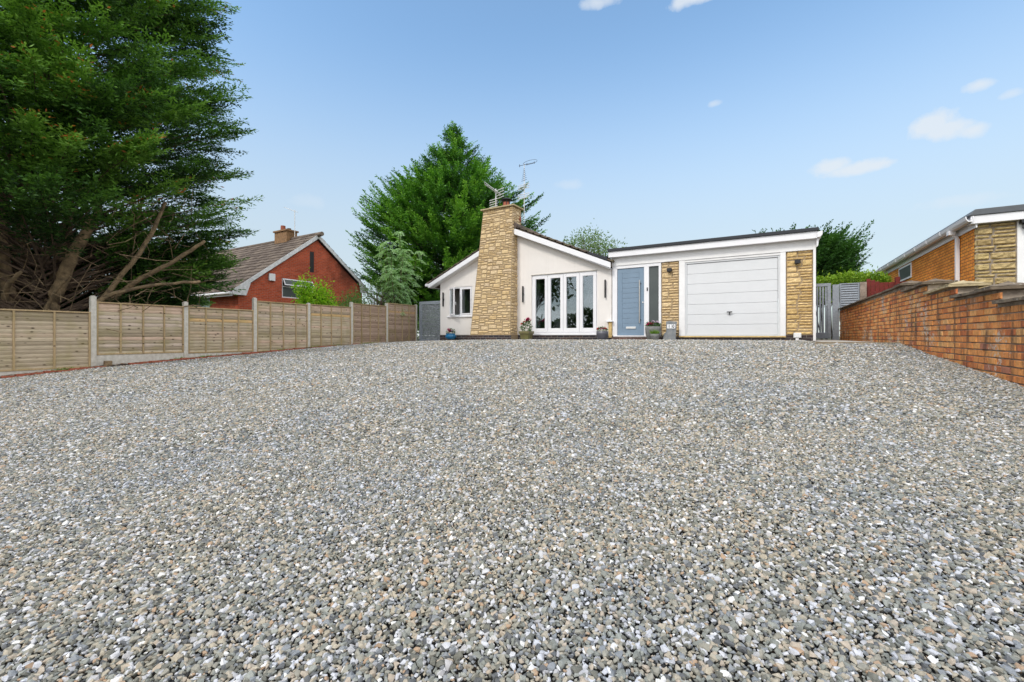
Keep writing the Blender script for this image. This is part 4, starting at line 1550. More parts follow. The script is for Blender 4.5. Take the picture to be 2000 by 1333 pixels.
mb.box(-12.60, -12.48, LG - .05, LG + .05, -.4, 1.62)
o = mb.build('gate_post', M['gategrey'], loc=(-12.54, LG, -.4), bevel=.005)
tag(o, 'square grey gate post between the woven gate and the bungalow', 'gate post')

# ------------------------------------------------------------------ red brick bungalow next door (left)
GX = -20.0
n1 = thing('brick_bungalow', (-26, 13.5, -.3), 'red brick bungalow with brown tiled roof and white bargeboards beyond the left fence', 'house')


def gab2(y):
    return min(2.06 + (y - 10.3) * .79, 2.06 + .75 + (17.0 - y) * .79 - .0)


gab2.br = [14.13]
mb = MB()
W1 = (12.29, 13.95, 1.85, 2.78)
W2 = (-24.15, -22.45, 1.25, 1.93)
wall_open(mb, 10.3, 17.03, -.6, gab2, [W1], GX, GX - .25, axis='Y')
mb.build('wall', M['rbrickY'], n1)
mb = MB()
wall_open(mb, -33.0, GX - .002, -.6, lambda x: 2.06, [(W2[0], W2[1], W2[2] - .5, W2[3])], 10.302, 10.55)
mb.build('wall', M['rbrickX'], n1)
mb = MB()
mb.box(-33, GX - .25, 16.8, 17.03, -.6, 2.75)
mb.build('wall', M['rbrickX'], n1)
# roof: slope towards us and the far slope
m_ = MB()
tile_roof(m_, 9.95, 1.93, 14.13, 5.20, -33.2, -19.85, course=.33, tw=.30, rng=random.Random(8))
tile_roof(m_, 17.35, 2.66, 14.13, 5.20, -33.2, -19.85, course=.33, tw=.30, rng=random.Random(9))
m_.v = [(y, x, z) for x, y, z in m_.v]
m_.v = [(a, b2, c) for a, b2, c in m_.v]
m_.prism([(10.0, 1.95), (14.13, 5.17), (17.3, 2.68), (17.3, 2.6), (14.13, 5.08), (10.0, 1.87)], 'X', -33.2, -19.86)
m_.build('roof', M['ntiles'], n1)
m_ = MB()
x = -33.2
while x < -19.9:
    m_.tube([(x, 14.13, 5.20), (x + .46, 14.13, 5.215)], [.12, .11], 10, tint=random.random())
    x += .44
m_.build('ridge_tiles', M['ntiles'], n1)
mb = MB()
mb.prism([(9.98, 1.80), (14.13, 5.00), (17.32, 2.52), (17.32, 2.66), (14.13, 5.22), (9.98, 2.0)], 'X', -19.86, -19.83)
mb.prism([(9.98, 1.80), (10.55, 1.80), (10.75, 2.38), (9.98, 1.86)], 'X', -19.86, -19.828)
mb.prism([(16.80, 2.45), (17.32, 2.45), (17.32, 2.58), (16.7, 3.02)], 'X', -19.86, -19.828)
mb.build('bargeboard', M['weathered_white'], n1)
mb = MB()
mb.prism([(10.0, 1.82), (14.13, 5.0), (17.3, 2.5), (17.3, 2.47), (14.13, 4.97), (10.0, 1.79)], 'X', -20.0, -19.86)
mb.build('soffit', M['darkgrey'], n1)
mb = MB()
mb.tube([(-33.2, 9.90, 1.86), (-19.84, 9.90, 1.86)], .06, 10)
mb.box(-33.2, -19.86, 9.96, 9.99, 1.74, 1.93)
mb.build('gutter', M['white'], n1)
mb = MB()
mb.tube([(-25.3, 10.22, 1.8), (-25.3, 10.25, -.5)], .04, 8)
mb.build('downpipe', M['white'], n1)
mb = MB()
mb.tube([(-19.95, 17.42, 2.55), (-19.95, 17.42, 2.3), (-19.97, 17.15, 2.15), (-19.97, 17.12, -.4)], .04, 8)
mb.build('downpipe', M['white'], n1)
mb = MB()
mb.box(GX, GX + .006, 13.75, 13.98, 3.25, 4.3)
mb.build('flue_stain_slot', M['black'], n1)
mb = MB()
frame(mb, W1[0], W1[1], W1[2], W1[3], .05, 0, .06)
mb.box(W1[0] + .05, W1[1] - .05, 0, .06, 2.36, 2.41)
mb.v = [(GX - .03 - y, x, z) for x, y, z in mb.v]
w1 = mb.build('window', M['white'], n1)
mb = MB()
mb.quad((GX - .06, W1[0] + .05, W1[2] + .05), (GX - .06, W1[1] - .05, W1[2] + .05), (GX - .06, W1[1] - .05, W1[3] - .05), (GX - .06, W1[0] + .05, W1[3] - .05))
mb.build('pane', M['frosted'], w1)
mb = MB()
Rw = Matrix.Translation((GX - .02, 0, 2.75)) @ Matrix.Rotation(rad(-28), 4, 'Y')
for (a, b2, c, d) in ((W1[0] + .04, W1[0] + .09, -.36, 0), (W1[1] - .09, W1[1] - .04, -.36, 0), (W1[0] + .09, W1[1] - .09, -.05, 0), (W1[0] + .09, W1[1] - .09, -.36, -.31)):
    mb.box(0, .03, a, b2, c, d, mat=Rw)
mb.build('top_light', M['white'], w1)
mb = MB()
mb.box(.01, .016, W1[0] + .09, W1[1] - .09, -.31, -.05, mat=Rw)
mb.build('top_pane', M['frosted'], w1)
mb = MB()
frame(mb, W2[0], W2[1], W2[2] - .5, W2[3], .06, 10.33, 10.40)
w2 = mb.build('window', M['white'], n1)
mb = MB()
mb.box(W2[0] + .06, W2[1] - .06, 10.36, 10.37, W2[2] - .44, W2[3] - .06)
mb.build('pane', M['greenglass'], w2)
mb = MB()
mb.box(GX, GX + .09, 11.62, 11.92, 2.58, 2.92)
mb.build('alarm_box', M['whiteboard'], n1, bevel=.02)
mb = MB()
mb.box(-23.15, -22.05, 13.8, 14.4, 4.6, 5.62)
mb.box(-23.21, -21.99, 13.74, 14.46, 5.62, 5.70)
ch2 = mb.build('chimney', simple('mossy_brown_brick', (.30, .17, .08), .95, .3, 9, .01, 20, col2=(.17, .10, .05)), n1)
mb = MB()
mb.lathe((-22.85, 14.1, 5.70), [(.13, 0), (.13, .1), (.12, .33)], 16)
mb.build('chimney_pot', M['terracotta'], ch2)
mb = MB()
mb.lathe((-22.3, 14.1, 5.70), [(.11, 0), (.11, .05), (.10, .12)], 16)
mb.build('chimney_pot', M['bark2'], ch2)
mb = MB()
mb.tube([(-21.8, 14.1, 5.1), (-21.8, 14.1, 6.75)], .02, 6)
a3 = mb.build('tv_aerial', M['alum'], None, loc=(-21.8, 14.1, 5.1))
tag(a3, 'small aerial on the ridge of the red brick bungalow', 'aerial')
mb = MB()
yagi(mb, (-22.0, 14.1, 6.75), (-.9, 0, .35), 1.1, 8, .12)
mb.build('elements', M['alum'], a3)

# ------------------------------------------------------------------ orange brick bungalow next door (right)
n2_ = thing('orange_brick_bungalow', (5, 15, -.1), 'orange brick bungalow with flat roof and buff stone corner beyond the garden wall', 'house')
mb = MB()
WS = (18.25, 19.75, 1.86, 2.33)
wall_open(mb, 13.42, 22.5, -.3, lambda y: 2.40, [WS], 3.92, 4.17, axis='Y')
mb.build('wall', M['nbrick'], n2_)
mb = MB()
mb.box(4.17, 10, 22.25, 22.5, -.3, 2.4)
mb.build('wall', M['nbrickX'], n2_)
mb = MB()
mb.box(3.925, 4.54, 13.36, 13.6, -.3, 2.44)
mb.build('wall', M['mortar2'], n2_)
rng = random.Random(15)
mb = MB()
bl, v, W_, H_ = [], 0.0, .615, 2.72
while v < H_ - .03:
    h = rng.choice([.075, .08, .15, .16, .155])
    if v + h > H_ - .05: h = H_ - v
    s = rng.uniform(.28, .72)
    if h > .12 and rng.random() < .5:
        hm = h * .5
        bl += [(0, s, v / H_, (v + h) / H_), (s, 1, v / H_, (v + hm) / H_), (s, 1, (v + hm) / H_, (v + h) / H_)]
    else:
        bl += [(0, s, v / H_, (v + h) / H_), (s, 1, v / H_, (v + h) / H_)]
    v += h
lay_blocks(mb, bl, W_, H_, lambda u, v2, d: (3.925 + u * W_, 13.36 - d, -.28 + v2 * H_), rng, joint=.006, depth=.04, rough=.026, res=.028)
lay_blocks(mb, [(0, 1, b2[2], b2[3]) for b2 in bl if b2[0] == 0], .1, H_, lambda u, v2, d: (3.925 - d * .6, 13.42 - u * .08, -.28 + v2 * H_), rng, joint=.006, depth=.03, rough=.01)
mb.build('stone_pier', M['stone3'], n2_)
mb = MB()
mb.box(4.54, 4.70, 13.33, 13.5, -.2, 2.45)
mb.box(4.70, 4.76, 13.36, 13.5, -.2, 2.45)
mb.box(4.76, 8, 13.42, 13.5, -.2, 2.45)
mb.box(8, 10, 13.4, 13.6, -.2, 2.45)
mb.build('garage_front', M['whiteboard'], n2_, bevel=.005)
mb = MB()
mb.box(3.80, 10, 13.20, 13.24, 2.44, 2.61)
mb.box(3.80, 10, 13.24, 13.42, 2.44, 2.455)
mb.box(3.885, 3.915, 13.24, 22.6, 2.36, 2.56)
mb.build('roof_board', M['white'], n2_, bevel=.004)
mb = MB()
mb.prism([(3.70, 2.60), (3.715, 2.53), (3.75, 2.485), (3.82, 2.48), (3.84, 2.60), (3.82, 2.60), (3.81, 2.50), (3.76, 2.505), (3.73, 2.54), (3.715, 2.60)], 'Y', 13.16, 22.7)
yy = 14.8
while yy < 22.5:
    mb.prism([(3.695, 2.605), (3.705, 2.52), (3.745, 2.475), (3.82, 2.47), (3.82, 2.478), (3.75, 2.483), (3.713, 2.53), (3.70, 2.605)], 'Y', yy, yy + .07)
    yy += 1.1
gut = mb.build('gutter', M['white'], n2_)
mb = MB()
mb.box(3.70, 3.82, 14.17, 14.33, 2.40, 2.50)
mb.tube([(3.77, 14.25, 2.42), (3.86, 14.25, 2.33), (3.87, 14.25, 2.20)], .04, 8)
mb.box(3.835, 3.905, 14.215, 14.285, -.3, 2.30)
mb.build('downpipe', M['white'], gut, bevel=.004)
mb = MB()
mb.prism([(3.74, 2.615), (10, 2.615), (10, 2.75), (3.86, 2.745), (3.80, 2.66)], 'Y', 13.17, 22.7)
mb.build('flat_roof', M['roofedge'], n2_, bevel=.01)
mb = MB()
frame(mb, WS[0], WS[1], WS[2], WS[3], .05, 0, .05)
mb.v = [(3.895 + y, x, z) for x, y, z in mb.v]
w3 = mb.build('window', M['white'], n2_)
mb = MB()
mb.box(3.905, 3.912, WS[0] + .05, WS[1] - .05, WS[2] + .05, WS[3] - .05)
mb.build('pane', M['frosted'], w3)
lt = thing('security_light', (4.60, 13.3, 2.4), 'black security lamp under the roof edge of the orange bungalow', 'security light')
mb = MB()
mb.box(4.56, 4.70, 13.20, 13.33, 2.36, 2.44)
mb.build('lamp_body', M['black'], lt, bevel=.01)
mb = MB()
mb.tube([(4.62, 13.27, 2.37), (4.61, 13.24, 2.25)], .028, 10)
mb.build('sensor', M['black'], lt)


# ------------------------------------------------------------------ pots and plants
def leaves(n, c, r3, size, rng, up=.3, squash=1.0):
    """loose leaf diamonds filling an ellipsoid, denser towards its surface"""
    d = rng.normal(size=(n, 3))
    d /= np.linalg.norm(d, axis=1)[:, None]
    rad_ = rng.uniform(.25, 1, n) ** .5
    p = d * rad_[:, None] * np.array(r3) + np.array(c)
    ax = d + rng.normal(scale=.6, size=(n, 3)) + np.array([0, 0, up])
    ax /= np.linalg.norm(ax, axis=1)[:, None]
    return diamonds(p, ax, size * rng.uniform(.6, 1.3, n), size * .42 * rng.uniform(.6, 1.2, n), rng)


def diamonds(p, ax, L, Wd, rng, nrm=None):
    n = len(p)
    q = rng.normal(size=(n, 3)) if nrm is None else nrm
    s = np.cross(ax, q)
    s /= (np.linalg.norm(s, axis=1)[:, None] + 1e-9)
    nn = np.cross(s, ax)
    V = np.empty((n, 4, 3))
    V[:, 0] = p
    V[:, 1] = p + ax * (L * .45)[:, None] + s * (Wd * .5)[:, None] + nn * (Wd * .12)[:, None]
    V[:, 2] = p + ax * L[:, None]
    V[:, 3] = p + ax * (L * .45)[:, None] - s * (Wd * .5)[:, None] + nn * (Wd * .12)[:, None]
    return V.reshape(-1, 3)


def quadsof(V):
    return np.arange(len(V)).reshape(-1, 4)


def potplant(name, loc, label, cat, potprof, potmat, blooms, leafr, leafn, leafsize, square=False, wob=None, h0=None):
    t_ = thing(name, loc, label, cat)
    m_ = MB()
    if square:
        a, b2, hh_ = square
        m_.v += [(loc[0] + sx * a, loc[1] + sy * a, loc[2]) for sx, sy in ((-1, -1), (1, -1), (1, 1), (-1, 1))]
        m_.v += [(loc[0] + sx * b2, loc[1] + sy * b2, loc[2] + hh_) for sx, sy in ((-1, -1), (1, -1), (1, 1), (-1, 1))]
        m_.f += [(3, 2, 1, 0), (0, 1, 5, 4), (1, 2, 6, 5), (2, 3, 7, 6), (3, 0, 4, 7)]
        m_.t += [.5] * 5
        m_.box(loc[0] - b2 - .012, loc[0] + b2 + .012, loc[1] - b2 - .012, loc[1] + b2 + .012, loc[2] + hh_ - .09, loc[2] + hh_)
        top = hh_
        m_.build('pot', potmat, t_, bevel=.008)
    else:
        m_.lathe(loc, potprof, 36, wob=wob)
        m_.build('pot', potmat, t_, smooth=True)
        top = max(z for _, z in potprof)
    rr_ = [r for r, z in potprof if z == top][0] if potprof else square[1]
    m_ = MB()
    m_.lathe((loc[0], loc[1], loc[2] + top - .03), [(rr_ * .93, 0), (rr_ * .9, .012)], 20)
    m_.build('soil', M['soil'], t_)
    rg_ = np.random.default_rng(int(abs(loc[0]) * 100))
    V_ = leaves(leafn, (loc[0], loc[1], loc[2] + top + leafr[2] * .55), leafr, leafsize, rg_)
    fastmesh('leaves', V_, quadsof(V_), rg_.random(leafn), M['potleaf'], t_)
    for (dx, dy, dz, r, mt) in blooms:
        c_ = np.array([loc[0] + dx, loc[1] + dy, loc[2] + top + dz])
        n_ = 46
        d = rg_.normal(size=(n_, 3)); d[:, 2] = np.abs(d[:, 2]) * .8; d[:, 1] -= .3
        d /= np.linalg.norm(d, axis=1)[:, None]
        Vb = diamonds(c_ + d * r * .35, d, r * rg_.uniform(.6, 1, n_), r * .9 * rg_.uniform(.7, 1, n_), rg_)
        fastmesh('bloom', Vb, quadsof(Vb), np.full(n_, .5), M[mt], t_)
    return t_


gl = -.125
potplant('flower_pot', (-10.44, 13.10, gl - .005), 'round ribbed blue bowl of pink flowers at the foot of the cream wall', 'flower pot',
         [(.10, 0), (.15, .02), (.205, .09), (.21, .14), (.17, .215), (.185, .235), (.17, .235)], M['potblue'],
         [(-.09, -.03, .14, .055, 'pink'), (.0, -.05, .09, .06, 'magenta'), (.06, -.02, .07, .055, 'purple'), (.1, -.05, .1, .04, 'pale'), (-.03, 0, .05, .05, 'red')],
         (.20, .14, .12), 300, .05, wob=lambda w: 1 + .02 * math.cos(14 * w))
potplant('flower_pot', (-7.05, 12.92, gl - .005), 'square olive green pot of magenta and red blooms beside the chimney', 'flower pot',
         None, M['potolive'], [(.10, -.03, .37, .095, 'magenta'), (-.13, -.04, .23, .06, 'red'), (.02, .03, .34, .06, 'magenta'), (-.08, 0, .30, .045, 'red')],
         (.19, .14, .24), 420, .07, square=(.135, .185, .30))
potplant('flower_pot', (-4.42, 13.0, gl - .005), 'dark grey tub of small red flowers between the folding doors and front door', 'flower pot',
         [(.11, 0), (.13, .01), (.165, .10), (.18, .2), (.178, .28), (.16, .285)], M['potgrey'],
         [(-.12, -.05, .06, .045, 'red'), (.02, -.06, .07, .045, 'pink'), (.1, -.04, .07, .045, 'red'), (-.03, .02, .07, .04, 'magenta'), (.14, 0, .05, .035, 'pale')],
         (.17, .14, .08), 260, .05, wob=lambda w: 1 + .035 * abs(math.cos(3 * w)))
potplant('flower_pot', (-2.90, 13.05, gl - .005), 'largest grey stoneware pot with magenta and white flowers under the side light', 'flower pot',
         [(.13, 0), (.165, .05), (.21, .18), (.225, .32), (.222, .41), (.20, .415)], M['potstone'],
         [(-.09, -.06, .05, .075, 'magenta'), (.0, -.02, .12, .055, 'pale'), (.13, -.03, .10, .06, 'pale'), (-.02, -.07, .06, .05, 'magenta')],
         (.21, .17, .07), 320, .07, wob=lambda w: 1 + .01 * math.cos(5 * w))
t_ = potplant('flower_pot', (-2.79, 12.77, gl - .005), 'small grey stone pot with a tuft of bright grass in front of the largest pot', 'flower pot',
              [(.07, 0), (.09, .03), (.12, .12), (.125, .19), (.105, .195)], M['potstone'], [], (.08, .08, .03), 60, .04)
rg = np.random.default_rng(5)
n = 170
d = rg.normal(size=(n, 3)) * np.array([.8, .8, .35]) + np.array([0, 0, 1.0])
d /= np.linalg.norm(d, axis=1)[:, None]
base = np.array([-2.79, 12.77, gl + .17]) + rg.normal(scale=.03, size=(n, 3)) * np.array([1, 1, 0])
V = diamonds(base, d, rg.uniform(.10, .19, n), np.full(n, .014), rg)
fastmesh('grass_tuft', V, quadsof(V), rg.random(n), M['grass'], t_)

sl = thing('house_number_slate', (-2.44, 13.12, gl), 'upright riven slate slab with white number 10 tiles leaning by the stone pier', 'house number')
mb = MB()
Rs = Matrix.Translation((-2.44, 13.10, gl - .02)) @ Matrix.Rotation(rad(-7), 4, 'X')
rng = random.Random(2)
poly = [(-.20, 0), (.16, 0), (.165, .2), (.18, .57), (.10, .575), (-.02, .59), (-.115, .575), (-.11, .40), (-.10, .28), (-.16, .22)]
i = len(mb.v)
mb.v += [tuple(Rs @ Vector((x, -.02, z))) for x, z in poly] + [tuple(Rs @ Vector((x, .025, z))) for x, z in poly]
k = len(poly)
mb.f.append(tuple(range(k))); mb.f.append(tuple(range(2 * k - 1, k - 1, -1)))
for q in range(k):
    mb.f.append((q, q + k, (q + 1) % k + k, (q + 1) % k))
mb.t += [.5] * (k + 2)
mb.build('slab', M['slate'], sl, bevel=.008)
for q, ch_ in enumerate('10'):
    mb = MB()
    x0 = -.075 + q * .115
    mb.box(x0, x0 + .105, -.032, -.021, .365, .485, mat=Rs)
    tl = mb.build('number_tile', M['tilewhite'], sl, bevel=.003)
    cu = bpy.data.curves.new('numeral', 'FONT')
    cu.body = ch_
    cu.size = .125
    cu.align_x = 'CENTER'
    cu.align_y = 'CENTER'
    cu.extrude = .002
    cu.offset = .0035
    to = bpy.data.objects.new('numeral', cu)
    cu.materials.append(M['black'])
    COL.objects.link(to)
    to.matrix_world = Matrix.Translation(-org(sl)) @ Rs @ Matrix.Translation((x0 + .0525, -.0345, .425)) @ Matrix.Rotation(rad(90), 4, 'X')
    to.parent = tl


# ------------------------------------------------------------------ trees
def unit(a):
    return a / (np.linalg.norm(a, axis=-1, keepdims=True) + 1e-9)


UP = np.array([0, 0, 1.0])


def frond(p0, d, L, rng, sp, ll, lw_, bend, tint0, acc, ang=48, full=.5, tg_=.0):
    """flat feathery spray: an axis, side twigs in one plane, scale-like leaflets along each twig"""
    d = unit(np.array(d, float))
    side = unit(np.cross(d, UP) + rng.normal(scale=.25, size=3))
    upv = np.cross(side, d)
    nt = max(4, int(L / sp))
    t = np.linspace(.10, 1, nt)
    sg = np.where(np.arange(nt) % 2 == 0, 1.0, -1.0)
    ax = p0 + d * (L * t)[:, None] + UP * (bend * L * t ** 2)[:, None]
    a = np.radians(ang + rng.normal(scale=9, size=nt)) * (1 - .35 * t)
    td = unit(d * np.cos(a)[:, None] + side * (sg * np.sin(a))[:, None] + UP * (bend * 1.3 * t)[:, None] + upv * rng.normal(scale=.16, size=nt)[:, None])
    tl = L * full * np.clip(1.06 - t, .06, 1) ** .75 * rng.uniform(.65, 1.15, nt) + ll * .8
    ms = max(3, int(tl.max() / (ll * .42)))
    s = (np.arange(ms) + rng.uniform(0, 1, (nt, ms))) / ms
    dist = s * tl.max()
    ok = dist < tl[:, None]
    pos = ax[:, None, :] + td[:, None, :] * dist[..., None]
    pos = pos + UP * (-.10 * (dist ** 2))[..., None]
    sg2 = np.where((np.arange(ms) % 2) == 0, 1.0, -1.0)[None, :]
    b = np.radians(30 + rng.normal(scale=16, size=(nt, ms))) * sg2
    perp = unit(np.cross(td, upv))
    ld = td[:, None, :] * np.cos(b)[..., None] + perp[:, None, :] * np.sin(b)[..., None] + rng.normal(scale=.22, size=(nt, ms, 3))
    tn = tint0 + .22 * (dist / np.maximum(tl[:, None], .01)) - .1 + tg_ * (t[:, None] - .6) + rng.normal(scale=.07, size=(nt, ms))  # paler tips: new growth, plus sunlit ends and shaded base painted in
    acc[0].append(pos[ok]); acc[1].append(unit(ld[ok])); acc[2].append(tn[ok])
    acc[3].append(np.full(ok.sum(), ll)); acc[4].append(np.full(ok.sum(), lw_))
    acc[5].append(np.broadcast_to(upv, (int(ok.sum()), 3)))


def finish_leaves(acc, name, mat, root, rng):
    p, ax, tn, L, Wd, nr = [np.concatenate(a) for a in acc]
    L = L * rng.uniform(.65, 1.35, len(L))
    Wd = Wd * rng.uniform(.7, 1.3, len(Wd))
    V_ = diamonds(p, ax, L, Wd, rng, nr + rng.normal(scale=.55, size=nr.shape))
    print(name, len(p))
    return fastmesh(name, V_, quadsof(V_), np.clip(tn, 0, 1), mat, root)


def bez(a, c, b, n=7):
    t = np.linspace(0, 1, n)[:, None]
    return (1 - t) ** 2 * a + 2 * t * (1 - t) * c + t ** 2 * b


def conifer(name, base, label, group, prof, nb, nf, Lf, sp, ll, lw_, mat, seed, tipup=.2, zlow=None, lean=(0, 0), bark='bark2', brown=0.0, trunk_r=.3, stem=True, azr=None, spread=38, tmin=.38, barelow=0, lowboost=0, lowtop=3.0, cl=.12, vz=.32, rise=(.35, .75), fl=.34, fa=40, tg2=0.0, fte=.27, limb=None):
    rng = np.random.default_rng(seed)
    root = thing(name, base, label, 'tree', group)
    B = np.array(base, float)
    zs = [p[0] for p in prof]
    rs = [p[1] for p in prof]
    acc = [[] for _ in range(6)]
    limbs = MB()
    ztop = zs[-1]
    for i in range(nb):
        w = rng.uniform(0, 1)
        ze = rng.uniform(zs[0], lowtop) if rng.random() < lowboost else np.interp(w, np.linspace(0, 1, 40), np.quantile(np.repeat(np.linspace(zs[0], ztop, 60), np.maximum(1, (np.interp(np.linspace(zs[0], ztop, 60), zs, rs) * 4 + 4)).astype(int)), np.linspace(0, 1, 40)))
        az_ = rng.uniform(0, 2 * math.pi) if azr is None else rng.uniform(*azr)
        o_ = np.array([math.cos(az_), math.sin(az_), 0])
        if zlow is not None and ze < zlow(o_) + rng.uniform(-.3, .3):
            continue
        R_ = np.interp(ze, zs, rs) * rng.uniform(.80, 1.07)
        lx, ly = lean[0] * (ze - zs[0]), lean[1] * (ze - zs[0])
        e = np.array([B[0] + o_[0] * R_ + lx, B[1] + o_[1] * R_ + ly, ze])
        zo = max(B[2] + .3, ze - R_ * rng.uniform(*rise) - .2)
        a = np.array([B[0] + lx * .6 + rng.normal(scale=.12), B[1] + ly * .6 + rng.normal(scale=.12), zo])
        c = a + o_ * R_ * .55 + UP * (ze - zo) * (.75 - tipup * .6)
        pts = bez(a, c, e, 9)
        r0 = .012 + .005 * R_
        limbs.tube(pts, list(np.linspace(r0, .006, 9)), 5, cap=False)
        isb = rng.random() < brown
        bt = rng.uniform(.08, .72)
        low = ze < barelow
        for f_ in range(nf):
            t_ = min(1, (tmin if not low else .5) + (1 - tmin) * (f_ + rng.uniform(0, .6)) / nf)
            k_ = t_ * 8
            k0 = min(7, int(k_))
            p = pts[k0] + (pts[k0 + 1] - pts[k0]) * (k_ - k0) + rng.normal(scale=cl, size=3)
            tg = unit(pts[k0 + 1] - pts[k0])
            an = rad(rng.normal(scale=spread) * (1.1 - t_ * .6))
            ca, sa = math.cos(an), math.sin(an)
            dd = np.array([tg[0] * ca - tg[1] * sa, tg[0] * sa + tg[1] * ca, tg[2] + rng.normal(scale=vz) + tipup * .5])
            L_ = Lf * rng.uniform(.6, 1.15) * (.32 + .68 * min(1, R_ / (.7 * max(rs))))
            tt = (.985 if (isb and rng.random() < .5) else min(.84, bt + rng.normal(scale=.09) + .30 * (t_ - .6)))  # outer fronds paler, shade of the inner crown put into the tint
            frond(p, dd, L_, rng, sp, ll, lw_, tipup * rng.uniform(.2, 1.0), tt, acc, full=fl, ang=fa, tg_=tg2)
            if isb:
                pass
        frond(pts[7], unit(unit(e - pts[6]) + UP * tipup * .6), Lf * 1.25 * rng.uniform(.7, 1.3) * (.25 + .75 * min(1, R_ / (.7 * max(rs)))), rng, sp * .8, ll, lw_, tipup, min(.8, bt + .1), acc, ang=32, full=fte, tg_=tg2)
    finish_leaves(acc, 'foliage', mat, root, rng)
    limbs.build('branches', M[limb or bark], root)
    if stem:
        m_ = MB()
        n = 9
        m_.tube([(B[0] + lean[0] * (z - B[2]) * .6, B[1] + lean[1] * (z - B[2]) * .6, z) for z in np.linspace(B[2] - .2, ztop - .3, n)], list(np.linspace(trunk_r, .03, n)), 10)
        m_.build('trunk', M[bark], root)
    return root


# big multi-stemmed cypress behind the left fence
CB = (-16.6, 3.6, -.85)
cam_side = np.array([.977, -.212, 0])
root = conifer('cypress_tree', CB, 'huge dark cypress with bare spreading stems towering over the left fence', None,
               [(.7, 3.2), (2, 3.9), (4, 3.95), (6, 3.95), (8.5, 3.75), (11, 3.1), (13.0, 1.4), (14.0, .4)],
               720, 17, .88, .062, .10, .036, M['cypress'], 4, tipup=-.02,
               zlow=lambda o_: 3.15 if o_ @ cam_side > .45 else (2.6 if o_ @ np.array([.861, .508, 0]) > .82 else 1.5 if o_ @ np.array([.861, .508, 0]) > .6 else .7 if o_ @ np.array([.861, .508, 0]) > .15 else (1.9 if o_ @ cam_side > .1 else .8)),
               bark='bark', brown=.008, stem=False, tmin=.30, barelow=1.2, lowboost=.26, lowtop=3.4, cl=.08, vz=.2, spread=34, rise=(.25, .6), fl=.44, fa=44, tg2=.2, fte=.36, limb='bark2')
rng = np.random.default_rng(12)
rv, fv = np.array([.861, .508, 0]), np.array([-.508, .861, 0])
B = np.array(CB)
# stems given as (right, up, away) offsets in metres from the foot
STEMS = [([(-.9, 0, 0), (-1.0, 1.4, .1), (-.8, 3.4, .2), (-.9, 7, .1)], .19), ([(-.6, 0, -.2), (-.55, 2.0, -.3), (-.75, 4.2, -.3), (-.4, 8, 0)], .17),
         ([(-.15, 0, .1), (.05, 1.2, .1), (.55, 2.7, .1), (1.3, 3.9, .0), (1.9, 6, 0)], .20), ([(-.3, 0, .3), (-.1, 2.2, .4), (.2, 4.6, .5), (.1, 9.5, .3)], .17),
         ([(.0, 0, .4), (.5, 1.0, .5), (1.6, 2.2, .7), (2.7, 2.95, .9), (3.6, 3.6, 1.0)], .105), ([(-.2, -.0, -.3), (.5, .45, -.3), (1.3, 1.1, -.2), (1.55, 1.75, -.1), (2.5, 2.15, .1), (3.9, 2.35, .4)], .095),
         ([(.1, 0, -.1), (.8, .6, .0), (1.2, 1.7, .3), (2.3, 3.4, .5), (2.8, 4.6, .6)], .10), ([(.2, -.1, .3), (1.2, .45, .6), (2.4, 1.1, 1.0), (3.6, 1.5, 1.3)], .07),
         ([(-.8, 0, .3), (-1.6, 1.3, .5), (-2.6, 3, .6), (-3, 5, .5)], .15), ([(-.2, .8, -.1), (.6, 1.9, -.3), (1.1, 2.4, -.4)], .06), ([(0, 1.0, .1), (.9, 1.35, 0), (2.2, 1.62, .0), (4.0, 1.66, .3)], .035),
         ([(-.7, 1.5, -.3), (-.1, 2.1, -.7), (.35, 2.45, -.8)], .085), ([(-.3, .2, -.4), (.25, .9, -.5), (.75, 1.35, -.5)], .08), ([(.3, .2, .5), (.9, 2.5, 1.2), (1.5, 5, 1.4)], .10)]
mb = MB()
for pts, r0 in STEMS:
    P3 = np.array([B + rv * a + UP * b2 + fv * c for a, b2, c in pts])
    # smooth through the points
    out, rr_ = [], []
    m_ = len(P3)
    for i in range(m_ - 1):
        pm = P3[max(i - 1, 0)]
        pn = P3[min(i + 2, m_ - 1)]
        for s in np.linspace(0, 1, 7)[:-1]:
            q = .5 * ((2 * P3[i]) + (-pm + P3[i + 1]) * s + (2 * pm - 5 * P3[i] + 4 * P3[i + 1] - pn) * s ** 2 + (-pm + 3 * P3[i] - 3 * P3[i + 1] + pn) * s ** 3)
            out.append(q + rng.normal(scale=.012, size=3))
            g_ = (i + s) / (m_ - 1)
            rr_.append(r0 * (1 - .62 * g_) * (1.25 if g_ < .04 else 1) * rng.uniform(.94, 1.06))
    out.append(P3[-1]); rr_.append(r0 * .38)
    mb.tube(out, rr_, 12)
mb.build('trunk', M['bark'], root, smooth=True)
mb = MB()                                             # dead twigs inside the crown
for i in range(420):
    a = rng.uniform(-2, 3.2)
    p = B + rv * a + UP * rng.uniform(.4, 4.6) + fv * rng.uniform(-1.2, 1.8)
    d = unit(rv * rng.normal() + UP * rng.normal(scale=.6) + fv * rng.normal(scale=.5))
    L_ = rng.uniform(.3, 1.3)
    q = p + d * L_ * .5 + rng.normal(scale=.06, size=3)
    mb.tube([p, q, p + d * L_ + rng.normal(scale=.1, size=3)], [.010, .007, .003], 4, cap=False)
mb.build('twigs', M['bark'], root)

